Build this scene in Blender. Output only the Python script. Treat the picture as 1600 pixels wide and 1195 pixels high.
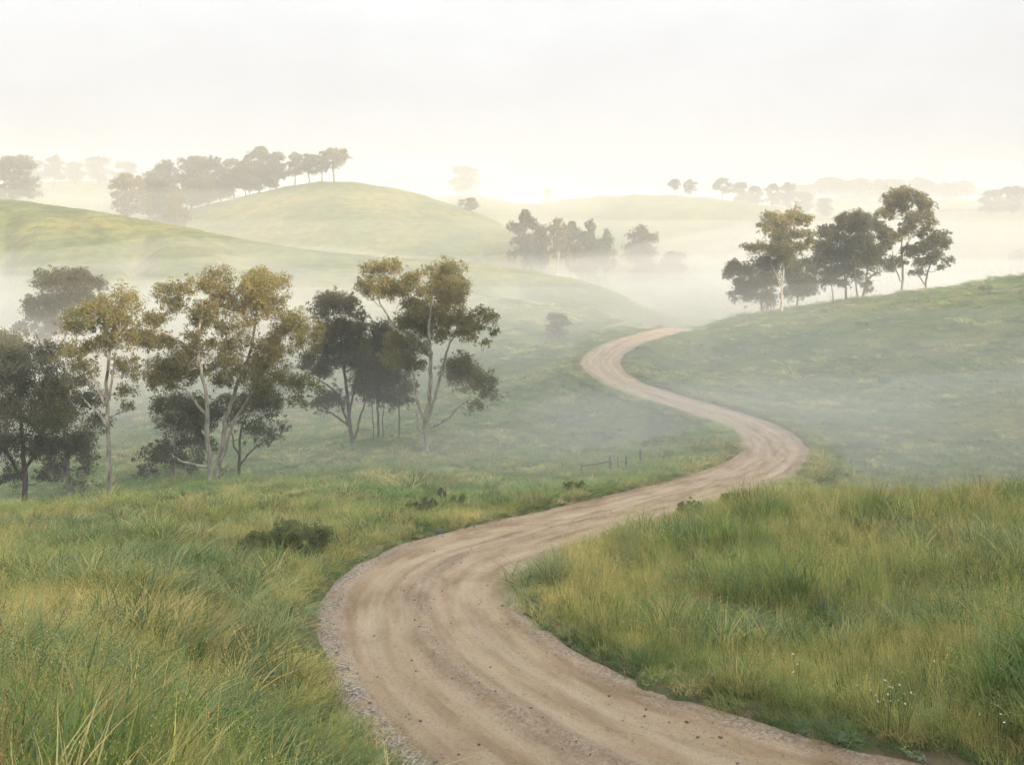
import bpy, bmesh, math, random
import numpy as np
from mathutils import Vector

for o in list(bpy.data.objects):
    bpy.data.objects.remove(o, do_unlink=True)
SC = bpy.context.scene
C = SC.collection
R = math.radians

# ------------------------------------------------------------------ camera
F, CX, HY = 1500.0, 800.0, 370.0          # focal length in photo pixels, centre column, horizon row (photo is 1600 x 1195)
cam = bpy.data.cameras.new('camera')
cam.sensor_fit = 'HORIZONTAL'
cam.sensor_width = 36.0
cam.lens = 36.0 * F / 1600.0
cam.shift_y = -(597.5 - HY) / 1600.0
cam.clip_start = 0.1
cam.clip_end = 6000
camo = bpy.data.objects.new('camera', cam)
camo.location = (0, 0, 0)
camo.rotation_euler = (R(90), 0, 0)
C.objects.link(camo)
SC.camera = camo

# ------------------------------------------------------------------ sky and sun
SUN_EL = R(16.0)
SUN_H = np.array([0.73, -0.68])           # horizontal direction towards the sun
SUN_H = SUN_H / np.linalg.norm(SUN_H)
world = bpy.data.worlds.new('World')
SC.world = world
world.use_nodes = True
wn, wl = world.node_tree.nodes, world.node_tree.links
wn.clear()
sky = wn.new('ShaderNodeTexSky')
sky.sky_type = 'NISHITA'
sky.sun_disc = False
sky.sun_elevation = SUN_EL
sky.sun_rotation = math.atan2(SUN_H[0], SUN_H[1])
sky.altitude = 300
sky.air_density = 1.0
sky.dust_density = 3.0
hs = wn.new('ShaderNodeHueSaturation')      # thin high cloud: the blue is veiled to near white
hs.inputs['Saturation'].default_value = 0.10
hs.inputs['Value'].default_value = 1.0
wl.new(sky.outputs[0], hs.inputs['Color'])
veil = wn.new('ShaderNodeMix')
veil.data_type = 'RGBA'
veil.inputs[0].default_value = 0.85
wl.new(hs.outputs[0], veil.inputs[6])
VEIL = 2.5
veil.inputs[7].default_value = (VEIL * 0.97, VEIL * 1.0, VEIL * 1.06, 1)
# an overcast sky is brighter overhead than at the horizon: 1 + 2 sin(elevation)
wtc = wn.new('ShaderNodeTexCoord'); wsep = wn.new('ShaderNodeSeparateXYZ'); wl.new(wtc.outputs['Generated'], wsep.inputs[0])
wcl = wn.new('ShaderNodeClamp'); wl.new(wsep.outputs['Z'], wcl.inputs[0])
wma = wn.new('ShaderNodeMath'); wma.operation = 'MULTIPLY_ADD'; wl.new(wcl.outputs[0], wma.inputs[0]); wma.inputs[1].default_value = 2.0; wma.inputs[2].default_value = 1.0
wsc = wn.new('ShaderNodeVectorMath'); wsc.operation = 'SCALE'; wl.new(veil.outputs[2], wsc.inputs[0]); wl.new(wma.outputs[0], wsc.inputs['Scale'])
# faint uneven cloud over the whole sky
wno = wn.new('ShaderNodeTexNoise'); wno.inputs['Scale'].default_value = 2.2; wno.inputs['Detail'].default_value = 5; wno.inputs['Roughness'].default_value = 0.55
wmp = wn.new('ShaderNodeMapping'); wmp.inputs['Scale'].default_value = (1.0, 1.0, 3.0); wmp.inputs['Location'].default_value = (4.7, 6.7, 6.0)
wl.new(wtc.outputs['Generated'], wmp.inputs[0]); wl.new(wmp.outputs[0], wno.inputs['Vector'])
wmr = wn.new('ShaderNodeMapRange'); wmr.inputs[1].default_value = 0.3; wmr.inputs[2].default_value = 0.7; wmr.inputs[3].default_value = 0.84; wmr.inputs[4].default_value = 1.10
wl.new(wno.outputs['Fac'], wmr.inputs[0])
ws2 = wn.new('ShaderNodeVectorMath'); ws2.operation = 'SCALE'; wl.new(wsc.outputs[0], ws2.inputs[0]); wl.new(wmr.outputs[0], ws2.inputs['Scale'])
bg = wn.new('ShaderNodeBackground')
bg.inputs[1].default_value = 0.11
wl.new(ws2.outputs[0], bg.inputs[0])
wo = wn.new('ShaderNodeOutputWorld')
wl.new(bg.outputs[0], wo.inputs[0])

sun = bpy.data.lights.new('sun', 'SUN')
sun.energy = 3.8
sun.angle = R(2.0)
sun.color = (1.0, 0.83, 0.62)
suno = bpy.data.objects.new('sun', sun)
sdir = Vector((SUN_H[0] * math.cos(SUN_EL), SUN_H[1] * math.cos(SUN_EL), math.sin(SUN_EL)))
suno.rotation_euler = (-sdir).to_track_quat('-Z', 'Y').to_euler()
suno.location = sdir * 200
C.objects.link(suno)

SC.view_settings.view_transform = 'Standard'
SC.view_settings.look = 'None'
SC.view_settings.exposure = 1.08
SC.view_settings.gamma = 1.0
SC.view_settings.use_curve_mapping = False
cy = SC.cycles
cy.use_denoising = True
cy.max_bounces = 4
cy.diffuse_bounces = 2
cy.glossy_bounces = 1
cy.transmission_bounces = 2
cy.volume_bounces = 2
cy.transparent_max_bounces = 8
cy.sample_clamp_indirect = 6.0
cy.use_adaptive_sampling = True
cy.adaptive_threshold = 0.04
cy.adaptive_min_samples = 20
cy.use_light_tree = False

# ------------------------------------------------------------------ noise
def _hash(ix, iy, seed):
    h = (ix.astype(np.int64) * 374761393 + iy.astype(np.int64) * 668265263 + seed * 1274126177) & 0x7fffffff
    h = ((h ^ (h >> 13)) * 1274126177) & 0x7fffffff
    h = h ^ (h >> 16)
    return (h & 0xffff) / 65535.0

def vnoise(x, y, seed=0):
    x = np.asarray(x, float); y = np.asarray(y, float)
    ix = np.floor(x); iy = np.floor(y)
    fx = x - ix; fy = y - iy
    u = fx * fx * fx * (fx * (fx * 6 - 15) + 10); v = fy * fy * fy * (fy * (fy * 6 - 15) + 10)
    a = _hash(ix, iy, seed); b = _hash(ix + 1, iy, seed); c = _hash(ix, iy + 1, seed); d = _hash(ix + 1, iy + 1, seed)
    return (a + (b - a) * u + (c - a) * v + (a - b - c + d) * u * v) * 2 - 1

def fbm(x, y, seed=0, octv=4, gain=0.5):
    s = 0; a = 1.0; n = 0; ca, sa = math.cos(0.6), math.sin(0.6)
    for k in range(octv):
        s = s + a * vnoise(x, y, seed + k * 17); n += a
        x, y = (x * ca - y * sa) * 2.03 + 3.1, (x * sa + y * ca) * 2.03 - 1.7
        a *= gain
    return s / n

def sstep(a, b, x):
    t = np.clip((x - a) / (b - a), 0, 1)
    return t * t * (3 - 2 * t)

def P(px, py, Y):
    return ((px - CX) / F * Y, Y, -(py - HY) / F * Y)

# ------------------------------------------------------------------ the road's course
HW = 1.95
road_ctrl = np.array([(8.6, 4.0, -5.4), (5.4, 7.0, -5.85), (3.0, 9.4, -6.2), (0.98, 12, -6.6), (-0.85, 14.8, -6.8), P(652, 965, 17.7),
                      P(662, 905, 21.0), P(720, 868, 24.0),
                      P(810, 842, 27.5), P(965, 801, 34.0), P(1120, 757, 43.0), P(1196, 727, 50.0), P(1212, 700, 57.0), P(1184, 671, 65.0), P(1128, 649, 70.5),
                      P(1026, 618, 79.0), P(962, 593, 86.5), P(937, 565, 96), P(966, 540, 107), P(1022, 522, 118), P(1062, 513, 127), (26, 138, -13.2), (33, 160, -15.5)], float)

def catmull(pts, step):
    out = []
    for i in range(1, len(pts) - 2):
        p0, p1, p2, p3 = pts[i - 1], pts[i], pts[i + 1], pts[i + 2]
        n = max(4, int(np.linalg.norm(p2 - p1) / step))
        for t in np.linspace(0, 1, n, endpoint=False):
            out.append(0.5 * ((2 * p1) + (-p0 + p2) * t + (2 * p0 - 5 * p1 + 4 * p2 - p3) * t * t + (-p0 + 3 * p1 - 3 * p2 + p3) * t ** 3))
    return np.array(out)
road_raw = catmull(road_ctrl, 0.1)
for _ in range(3):                                                    # smooth out kinks
    k = 25
    pad = np.concatenate([np.repeat(road_raw[:1], k, 0), road_raw, np.repeat(road_raw[-1:], k, 0)])
    ker = np.ones(2 * k + 1) / (2 * k + 1)
    sm = np.stack([np.convolve(pad[:, i], ker, 'valid') for i in range(3)], 1)
    sm[0] = road_raw[0]; sm[-1] = road_raw[-1]
    road_raw[:] = np.where(np.arange(len(sm))[:, None] < 0, road_raw, 0.5 * road_raw + 0.5 * sm)
seg = np.r_[0, np.cumsum(np.linalg.norm(np.diff(road_raw, axis=0), axis=1))]
RL = seg[-1]
def road_at(s):
    return np.stack([np.interp(s, seg, road_raw[:, i]) for i in range(3)], -1)
RS = np.arange(0, RL, 0.4)
RP = road_at(RS)
RT = np.gradient(RP[:, :2], axis=0); RT /= np.linalg.norm(RT, axis=1)[:, None]
RN = np.stack([RT[:, 1], -RT[:, 0]], 1)                               # to the right of travel

def half_width(y):
    return np.interp(y, [4, 7, 9.4, 12, 13.5, 15, 17, 200], [3.3, 3.0, 2.65, 2.2, 2.0, 1.92, 1.92, 1.95])
RW = half_width(RP[:, 1])

def road_dist(x, y):
    """signed lateral distance, station and road height; far points get 1e3"""
    x = np.asarray(x, float).ravel(); y = np.asarray(y, float).ravel()
    D = np.full(x.shape, 1e3); S = np.zeros(x.shape); Z = np.zeros(x.shape)
    idx = np.where((x > -25) & (x < 50) & (y > 2) & (y < 180))[0]
    for c in range(0, len(idx), 20000):
        ii = idx[c:c + 20000]
        dx = x[ii, None] - RP[None, :, 0]; dy = y[ii, None] - RP[None, :, 1]
        j = np.argmin(dx * dx + dy * dy, 1)
        a = np.arange(len(ii))
        ddx, ddy = dx[a, j], dy[a, j]
        lat = ddx * RN[j, 0] + ddy * RN[j, 1]
        lon = ddx * RT[j, 0] + ddy * RT[j, 1]
        over = np.clip(np.abs(lon) - 0.4, 0, None)
        D[ii] = np.sign(lat) * np.maximum(0.02, np.hypot(lat, over) - (RW[j] - HW))     # the road's edge is always at HW
        S[ii] = RS[j] + lon
        Z[ii] = np.interp(S[ii], RS, RP[:, 2])
    return D, S, Z

# ------------------------------------------------------------------ the lie of the land
ctrl = [P(*a) for a in [
    (0, 1195, 7.5), (250, 1195, 8.0), (0, 1000, 12), (250, 1000, 13.5), (440, 1000, 16), (0, 900, 18), (250, 900, 19.5), (440, 900, 21),
    (0, 850, 25), (300, 840, 27.5), (560, 860, 25), (-200, 850, 25), (-200, 1000, 12), (-200, 800, 36), (0, 800, 37), (170, 777, 44), (340, 759, 48), (500, 750, 49), (700, 800, 36), (800, 785, 39),
    (665, 707, 64), (555, 694, 69), (620, 740, 52), (900, 746, 50), (900, 660, 76), (800, 650, 80), (1050, 690, 62), (870, 538, 122), (760, 600, 98), (1000, 520, 150),
    (450, 650, 100), (250, 655, 100), (100, 580, 135), (350, 560, 135), (600, 560, 130), (0, 560, 150), (-200, 560, 150),
    (0, 460, 190), (200, 455, 185), (400, 460, 180), (600, 470, 175), (800, 490, 165),
    (800, 404, 255), (870, 418, 243), (940, 428, 245),
    (900, 360, 440), (1050, 380, 400), (1000, 432, 262), (1055, 441, 265), (1100, 470, 230),
    (1100, 502, 126), (1200, 487, 130), (1300, 472, 132), (1409, 457, 132), (1600, 430, 130), (1850, 395, 125), (2200, 340, 120),
    (1300, 570, 93), (1500, 560, 86), (1600, 560, 82), (1800, 560, 76), (1150, 570, 103), (1050, 560, 108), (1330, 660, 70), (1500, 655, 65), (1600, 645, 63), (1850, 640, 58),
    (1300, 730, 58), (1450, 742, 54), (1600, 745, 52), (1800, 740, 50), (1180, 782, 37), (1300, 786, 34), (1450, 790, 33), (1600, 793, 32), (1800, 795, 30),
    (1080, 800, 33), (1600, 1195, 9.5), (1600, 1000, 14), (1600, 900, 19), (1400, 1000, 15.5), (1200, 1000, 17), (1000, 905, 22), (1200, 880, 22), (1400, 880, 21), (1800, 1000, 14), (1800, 1195, 9),
    (180, 300, 600), (20, 311, 420), (-150, 300, 420), (100, 285, 620), (280, 290, 620), (60, 330, 460),
    (1110, 310, 700), (1300, 312, 740), (1500, 312, 780), (1600, 335, 560), (1800, 320, 560), (1500, 372, 400), (1700, 372, 400), (1300, 365, 420), (723, 312, 520), (600, 320, 560), (800, 320, 640),
]]
def line(pts, step=55):
    pts = np.array(pts, float)
    px = np.arange(pts[0, 0], pts[-1, 0] + 1, step)
    t = pts[:, 0]
    def smooth(v):
        k = np.interp(np.arange(t[0] - 60, t[-1] + 61, 5), t, v)
        return np.interp(px, np.arange(t[0] - 60, t[-1] + 61, 5), np.convolve(np.pad(k, 8, 'edge'), np.ones(17) / 17, 'valid'))
    return [P(a, b, c) for a, b, c in zip(px, smooth(pts[:, 1]), smooth(pts[:, 2]))]
hillA = [(-250, 285, 238), (0, 310, 230), (150, 330, 222), (300, 358, 212), (430, 385, 204), (560, 401, 198), (760, 413, 194), (900, 437, 188), (1000, 470, 180)]
ctrl += line(hillA)
ctrl += line([(a, b + 26, c - 18) for a, b, c in hillA])
ctrl += line([(a, b + 75 - 0.04 * a, c - 38) for a, b, c in hillA])
ctrl += [(x_ * 1.12, y_ * 1.12, z_ - 1.6) for x_, y_, z_ in line(hillA)] + [(x_ * 1.3, y_ * 1.3, z_ - 8.0) for x_, y_, z_ in line(hillA)]
hillB = [(170, 352, 378), (250, 335, 392), (330, 317, 400), (450, 289, 398), (540, 280, 390), (640, 297, 388), (720, 320, 384), (790, 350, 372), (850, 380, 350)]
ctrl += line(hillB)
ctrl += line([(a, b + 0.35 * (400 - b), c - 40) for a, b, c in hillB])
ctrl += line([(a, b + 0.75 * (405 - b), c - 90) for a, b, c in hillB])
ctrl += [(x_ * 1.12, y_ * 1.12, z_ - 2.5) for x_, y_, z_ in line(hillB)]
hillC = [(830, 318, 545), (900, 306, 560), (980, 302, 562), (1050, 302, 560), (1130, 308, 558), (1200, 317, 555), (1270, 332, 535), (1340, 345, 520)]
ctrl += line(hillC)
ctrl += line([(a, b + 25, c - 50) for a, b, c in hillC])
ctrl += [(x_ * 1.1, y_ * 1.1, z_ - 3) for x_, y_, z_ in line(hillC)]
def PZ(px, Y, z):
    return ((px - CX) / F * Y, Y, z)
ctrl += [PZ(0, 50, -15.0), PZ(-200, 50, -14.5), PZ(120, 55, -15.2), PZ(0, 70, -17.5), PZ(300, 60, -14.8), PZ(420, 58, -14.9), PZ(500, 60, -14.6), PZ(200, 75, -17),
         PZ(1300, 44, -12.6), PZ(1450, 42, -12.6), PZ(1600, 41, -12.5), PZ(1800, 40, -12.0),
         PZ(1150, 180, -17), PZ(1300, 175, -15.5), PZ(1500, 175, -14), PZ(1700, 170, -12), PZ(1200, 260, -17), PZ(1400, 260, -17), PZ(1650, 260, -15),
         PZ(500, 480, 6), PZ(700, 460, 0), PZ(200, 500, 8), PZ(900, 800, 14), PZ(1100, 900, 20), PZ(500, 800, 22), PZ(0, 800, 34), PZ(1600, 900, 32), PZ(1300, 1000, 28), PZ(-400, 700, 30), PZ(2000, 800, 30)]
ctrl += [(-2.0, 10, -6.15), (-1.6, 8, -5.3), (0.2, 8.5, -5.8), (0.5, 6.5, -5.0), (-2.9, 11.5, -6.0), (0, 4, -4.0), (-5, 4, -3.2), (5, 4, -4.6), (0, -2, -2.3), (-7, 0, -2.0), (7, 0, -3.4), (0, -12, 0.5), (20, 4, -4.5), (-20, 5, -3.2)]
for a_ in np.linspace(-36, 72, 8):                                    # the ridge behind the camera that keeps the early sun off the valley
    for rr, zz in ((60, 16), (110, 38), (140, 43), (200, 42), (320, 30), (700, 20)):
        b_ = math.atan2(SUN_H[0], SUN_H[1]) + R(a_)
        k_ = math.cos(R(a_ * 0.45)) ** 0.7
        ctrl.append((math.sin(b_) * rr, math.cos(b_) * rr, zz * k_))
for a_ in (-56, -76):
    b_ = math.atan2(SUN_H[0], SUN_H[1]) + R(a_)
    ctrl += [(math.sin(b_) * rr, math.cos(b_) * rr, zz) for rr, zz in ((60, -3), (110, 0), (140, 2), (200, 4), (320, 8), (700, 20))]
for b_ in (-150, -120, -90, -70):
    ctrl += [(math.sin(R(b_)) * rr, math.cos(R(b_)) * rr, zz) for rr, zz in ((40, -6), (120, -6), (300, 8), (800, 25))]
for b_ in (60,):
    ctrl += [(math.sin(R(b_)) * rr, math.cos(R(b_)) * rr, zz) for rr, zz in ((40, -6), (300, -4), (800, 25))]
ctrl += [tuple(p) for p in road_at(np.arange(0, RL, 5.0))]
ctrl = np.array(ctrl, float)

def warp(x, y):
    r = np.hypot(x, y) + 1e-6
    g = np.log1p(r / 7.0) / r
    return np.stack([x * g, y * g], -1)
def _tps(r2):
    return np.where(r2 > 1e-12, 0.5 * r2 * np.log(np.maximum(r2, 1e-12)), 0)
U = warp(ctrl[:, 0], ctrl[:, 1])
n_ = len(U)
K = _tps(((U[:, None] - U[None]) ** 2).sum(-1)) + np.eye(n_) * 2.2e-3
A_ = np.zeros((n_ + 3, n_ + 3)); A_[:n_, :n_] = K
A_[:n_, n_] = 1; A_[:n_, n_ + 1:] = U; A_[n_, :n_] = 1; A_[n_ + 1:, :n_] = U.T
W_ = np.linalg.solve(A_, np.r_[ctrl[:, 2], 0, 0, 0])

def base_h(x, y):
    x = np.asarray(x, float).ravel(); y = np.asarray(y, float).ravel()
    out = np.empty(x.shape)
    for c in range(0, len(x), 20000):
        u = warp(x[c:c + 20000], y[c:c + 20000])
        r2 = ((u[:, None] - U[None]) ** 2).sum(-1)
        out[c:c + 20000] = _tps(r2) @ W_[:n_] + W_[n_] + u @ W_[n_ + 1:]
    return out

def ground_h(x, y, carve=True):
    x = np.asarray(x, float).ravel(); y = np.asarray(y, float).ravel()
    r = np.hypot(x, y)
    h = base_h(x, y)
    h = np.where(h > 40, 40 + 6 * np.tanh((h - 40) / 6), h)
    h = h + fbm(x / 9.0, y / 9.0, 3, 3) * 0.25 * sstep(8, 40, r) * sstep(200, 90, r)
    tus = fbm(x / 1.7, y / 1.2, 21, 3)                                  # tussocky turf
    h = h + np.maximum(tus, -0.1) * (0.16 + 0.10 * sstep(30, 90, r)) * sstep(4, 14, r)
    h = h - 0.24 * old_track(x, y) - 1.5 * np.exp(-(((x - 9.0) / 4.5) ** 2 + ((y - 69.5) / 4.0) ** 2))
    D, S, Z = road_dist(x, y)
    a = np.abs(D)
    w = sstep(HW + 0.1, HW + 3.2, a)
    edge = HW + 0.26 * vnoise(S / 1.3, np.sign(D) * 3, 5) + 0.16 * vnoise(S / 0.35, np.sign(D) * 7, 6)
    h2 = (Z - 0.03) * (1 - w) + h * w
    h2 = h2 + 0.10 * sstep(edge, edge + 0.35, a) * (1 - w)
    if carve:
        h2 = h2 - 0.35 * (1 - sstep(edge - 0.30, edge + 0.02, a))
    return np.where(a < HW + 3.2, h2, h)

OLD = np.array([P(1096, 526, 114)[:2], P(1108, 546, 108)[:2], P(1140, 564, 102)[:2], P(1190, 581, 97)[:2], P(1245, 598, 92)[:2], P(1310, 612, 88)[:2], P(1400, 622, 85)[:2]])
def old_track(x, y):
    d = np.full(np.shape(x), 99.0)
    for a, b in zip(OLD[:-1], OLD[1:]):
        v = b - a; t = np.clip(((x - a[0]) * v[0] + (y - a[1]) * v[1]) / (v @ v), 0, 1)
        d = np.minimum(d, np.hypot(x - a[0] - v[0] * t, y - a[1] - v[1] * t))
    return np.exp(-((d - 0.8) / 0.42) ** 2)

def gz(x, y):
    return float(ground_h([x], [y])[0])

# ------------------------------------------------------------------ mesh and material helpers
def mesh_np(name, V, faces, attrs=None, smooth=False):
    """faces: int array (n,4) or (n,3) or a list of such arrays"""
    if not isinstance(faces, list):
        faces = [faces]
    faces = [np.asarray(f, np.int32) for f in faces if len(f)]
    m = bpy.data.meshes.new(name)
    V = np.asarray(V, np.float32)
    nl = sum(f.size for f in faces); nf = sum(len(f) for f in faces)
    m.vertices.add(len(V)); m.vertices.foreach_set('co', V.ravel())
    m.loops.add(nl); m.loops.foreach_set('vertex_index', np.concatenate([f.ravel() for f in faces]))
    m.polygons.add(nf)
    tot = np.concatenate([np.full(len(f), f.shape[1], np.int32) for f in faces])
    m.polygons.foreach_set('loop_start', np.r_[0, np.cumsum(tot)[:-1]].astype(np.int32))
    m.polygons.foreach_set('loop_total', tot)
    m.polygons.foreach_set('use_smooth', np.full(nf, smooth, bool))
    for k, (typ, arr) in (attrs or {}).items():
        a = m.attributes.new(k, typ, 'POINT')
        arr = np.asarray(arr, np.float32)
        a.data.foreach_set({'FLOAT': 'value', 'FLOAT_VECTOR': 'vector', 'FLOAT_COLOR': 'color'}[typ], arr.ravel())
    m.update(calc_edges=True)
    m.validate()
    return m

def link(name, mesh, mat=None, parent=None, **props):
    o = bpy.data.objects.new(name, mesh)
    C.objects.link(o)
    if mat is not None and mesh is not None and not mesh.materials:
        mesh.materials.append(mat)
    o.parent = parent
    for k, v in props.items():
        o[k] = v
    return o

def newmat(name):
    m = bpy.data.materials.new(name)
    m.use_nodes = True
    nt = m.node_tree
    nt.nodes.clear()
    out = nt.nodes.new('ShaderNodeOutputMaterial')
    return m, nt.nodes, nt.links, out

def nd(N, typ, **kw):
    n = N.new(typ)
    for k, v in kw.items():
        if k.startswith('i_'):
            n.inputs[k[2:].replace('_', ' ')].default_value = v
        else:
            setattr(n, k, v)
    return n

def ramp(N, pts):
    r = N.new('ShaderNodeValToRGB')
    e = r.color_ramp.elements
    e[0].position, e[0].color = pts[0][0], (*pts[0][1], 1)
    e[1].position, e[1].color = pts[-1][0], (*pts[-1][1], 1)
    for p, c in pts[1:-1]:
        x = e.new(p); x.color = (*c, 1)
    return r

def mixc(N, L, fac, a, b, mode='MIX'):
    m = N.new('ShaderNodeMix'); m.data_type = 'RGBA'; m.blend_type = mode
    for s, v in ((0, fac), (6, a), (7, b)):
        if hasattr(v, 'links') or hasattr(v, 'is_linked'):
            L.new(v, m.inputs[s])
        elif isinstance(v, tuple):
            m.inputs[s].default_value = (*v, 1)
        else:
            m.inputs[s].default_value = v
    return m.outputs[2]

# pasture: green and straw patches, darker tufts
def mat_pasture():
    m, N, L, out = newmat('pasture')
    geo = nd(N, 'ShaderNodeNewGeometry')
    def noise(scale, detail=4, rough=0.6, vec=None):
        n = nd(N, 'ShaderNodeTexNoise'); n.inputs['Scale'].default_value = scale
        n.inputs['Detail'].default_value = detail; n.inputs['Roughness'].default_value = rough
        L.new(vec or geo.outputs['Position'], n.inputs['Vector']); return n.outputs['Fac']
    big = ramp(N, [(0.34, (0.110, 0.155, 0.062)), (0.5, (0.165, 0.195, 0.078)), (0.66, (0.235, 0.230, 0.100))])
    L.new(noise(0.035, 5), big.inputs[0])
    mid = ramp(N, [(0.38, (0.55, 0.62, 0.5)), (0.6, (1.15, 1.1, 1.0))])
    L.new(noise(0.33, 5, 0.65), mid.inputs[0])
    col = mixc(N, L, 1.0, big.outputs[0], mid.outputs[0], 'MULTIPLY')
    mp = nd(N, 'ShaderNodeMapping'); mp.inputs['Scale'].default_value = (1.0, 1.6, 1.0)
    L.new(geo.outputs['Position'], mp.inputs['Vector'])
    tuft = ramp(N, [(0.40, (0.62, 0.68, 0.60)), (0.52, (1, 1, 1)), (0.70, (1.25, 1.2, 1.05))])
    L.new(noise(1.9, 6, 0.7, mp.outputs[0]), tuft.inputs[0])
    col = mixc(N, L, 1.0, col, tuft.outputs[0], 'MULTIPLY')
    fine = ramp(N, [(0.3, (0.7, 0.7, 0.7)), (0.7, (1.25, 1.25, 1.2))])
    L.new(noise(14, 4, 0.7), fine.inputs[0])
    col = mixc(N, L, 0.8, col, fine.outputs[0], 'MULTIPLY')
    pat = ramp(N, [(0.40, (0.72, 0.80, 0.74)), (0.5, (1, 1, 1)), (0.62, (1.14, 1.08, 0.98))])
    L.new(noise(0.11, 5, 0.62), pat.inputs[0])
    col = mixc(N, L, 1.0, col, pat.outputs[0], 'MULTIPLY')
    dry = nd(N, 'ShaderNodeAttribute', attribute_name='hill_tint')          # far pasture is warmer and yellower higher up
    col = mixc(N, L, dry.outputs['Fac'], col, mixc(N, L, 1.0, col, (1.12, 1.02, 0.86), 'MULTIPLY'))
    # bare earth on the cut banks beside the road (steep places), and shade painted into the hollow
    soil_shade = nd(N, 'ShaderNodeAttribute', attribute_name='soil_shade')
    sn = nd(N, 'ShaderNodeMath', operation='MULTIPLY'); L.new(soil_shade.outputs['Fac'], sn.inputs[0])
    sr = ramp(N, [(0.42, (0, 0, 0)), (0.6, (1, 1, 1))]); L.new(noise(1.2, 5, 0.7), sr.inputs[0])
    L.new(sr.outputs[0], sn.inputs[1])
    col = mixc(N, L, sn.outputs[0], col, (0.17, 0.125, 0.085))
    b = nd(N, 'ShaderNodeBump'); b.inputs['Strength'].default_value = 0.6; b.inputs['Distance'].default_value = 0.12
    L.new(noise(5, 6, 0.75), b.inputs['Height'])
    p = nd(N, 'ShaderNodeBsdfPrincipled'); p.inputs['Roughness'].default_value = 0.95
    p.inputs['Specular IOR Level'].default_value = 0.1
    L.new(col, p.inputs['Base Color']); L.new(b.outputs[0], p.inputs['Normal'])
    L.new(p.outputs[0], out.inputs[0])
    return m

def mat_road():
    m, N, L, out = newmat('dirt_road')
    geo = nd(N, 'ShaderNodeNewGeometry')
    lat = nd(N, 'ShaderNodeAttribute', attribute_name='track')          # wear: 1 in a wheel track
    grav = nd(N, 'ShaderNodeAttribute', attribute_name='gravelly')      # 1 on the loose shoulder
    def noise(scale, detail=4, rough=0.6, vec=None):
        n = nd(N, 'ShaderNodeTexNoise'); n.inputs['Scale'].default_value = scale
        n.inputs['Detail'].default_value = detail; n.inputs['Roughness'].default_value = rough
        L.new(vec or geo.outputs['Position'], n.inputs['Vector']); return n.outputs['Fac']
    ra = nd(N, 'ShaderNodeAttribute', attribute_name='roaduv')
    rmp = nd(N, 'ShaderNodeMapping'); rmp.inputs['Scale'].default_value = (2.6, 0.30, 1.0); L.new(ra.outputs['Vector'], rmp.inputs['Vector'])
    cr = ramp(N, [(0.34, (0.28, 0.190, 0.108)), (0.5, (0.435, 0.315, 0.192)), (0.64, (0.53, 0.405, 0.262))])
    L.new(noise(1.0, 6, 0.6, rmp.outputs[0]), cr.inputs[0])
    tr = ramp(N, [(0.0, (0.0, 0.0, 0.0)), (1.0, (1, 1, 1))])
    ma = nd(N, 'ShaderNodeMath', operation='MULTIPLY'); L.new(lat.outputs['Fac'], ma.inputs[0])
    tn = ramp(N, [(0.32, (0.25, 0.25, 0.25)), (0.6, (1, 1, 1))]); L.new(noise(1.3, 4, 0.6, rmp.outputs[0]), tn.inputs[0]); L.new(tn.outputs[0], ma.inputs[1])
    col = mixc(N, L, ma.outputs[0], cr.outputs[0], (0.62, 0.50, 0.355))
    gc = ramp(N, [(0.25, (0.17, 0.135, 0.105)), (0.5, (0.37, 0.315, 0.255)), (0.75, (0.56, 0.50, 0.43))])
    vo = nd(N, 'ShaderNodeTexVoronoi'); vo.inputs['Scale'].default_value = 26; L.new(geo.outputs['Position'], vo.inputs['Vector'])
    L.new(vo.outputs['Color'], gc.inputs[0])
    gm = nd(N, 'ShaderNodeMath', operation='MULTIPLY'); L.new(grav.outputs['Fac'], gm.inputs[0])
    gr = ramp(N, [(0.35, (0.2, 0.2, 0.2)), (0.6, (1, 1, 1))]); L.new(noise(2.2, 5), gr.inputs[0]); L.new(gr.outputs[0], gm.inputs[1])
    col = mixc(N, L, gm.outputs[0], col, gc.outputs[0])
    fine = ramp(N, [(0.3, (0.72, 0.72, 0.72)), (0.68, (1.15, 1.15, 1.15))]); L.new(noise(30, 5, 0.75), fine.inputs[0])
    col = mixc(N, L, 0.75, col, fine.outputs[0], 'MULTIPLY')
    damp = ramp(N, [(0.36, (0.74, 0.70, 0.66)), (0.50, (1, 1, 1))]); L.new(noise(0.55, 4, 0.6), damp.inputs[0])
    col = mixc(N, L, 0.45, col, damp.outputs[0], 'MULTIPLY')
    speck = ramp(N, [(0.58, (1, 1, 1)), (0.68, (0.45, 0.40, 0.36))]); L.new(noise(15, 4, 0.7), speck.inputs[0])
    col = mixc(N, L, 0.8, col, speck.outputs[0], 'MULTIPLY')
    b = nd(N, 'ShaderNodeBump'); b.inputs['Strength'].default_value = 1.0; b.inputs['Distance'].default_value = 0.045
    L.new(noise(12, 8, 0.8), b.inputs['Height'])
    p = nd(N, 'ShaderNodeBsdfPrincipled'); p.inputs['Roughness'].default_value = 0.92
    p.inputs['Specular IOR Level'].default_value = 0.2
    L.new(col, p.inputs['Base Color']); L.new(b.outputs[0], p.inputs['Normal'])
    L.new(p.outputs[0], out.inputs[0])
    return m

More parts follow.
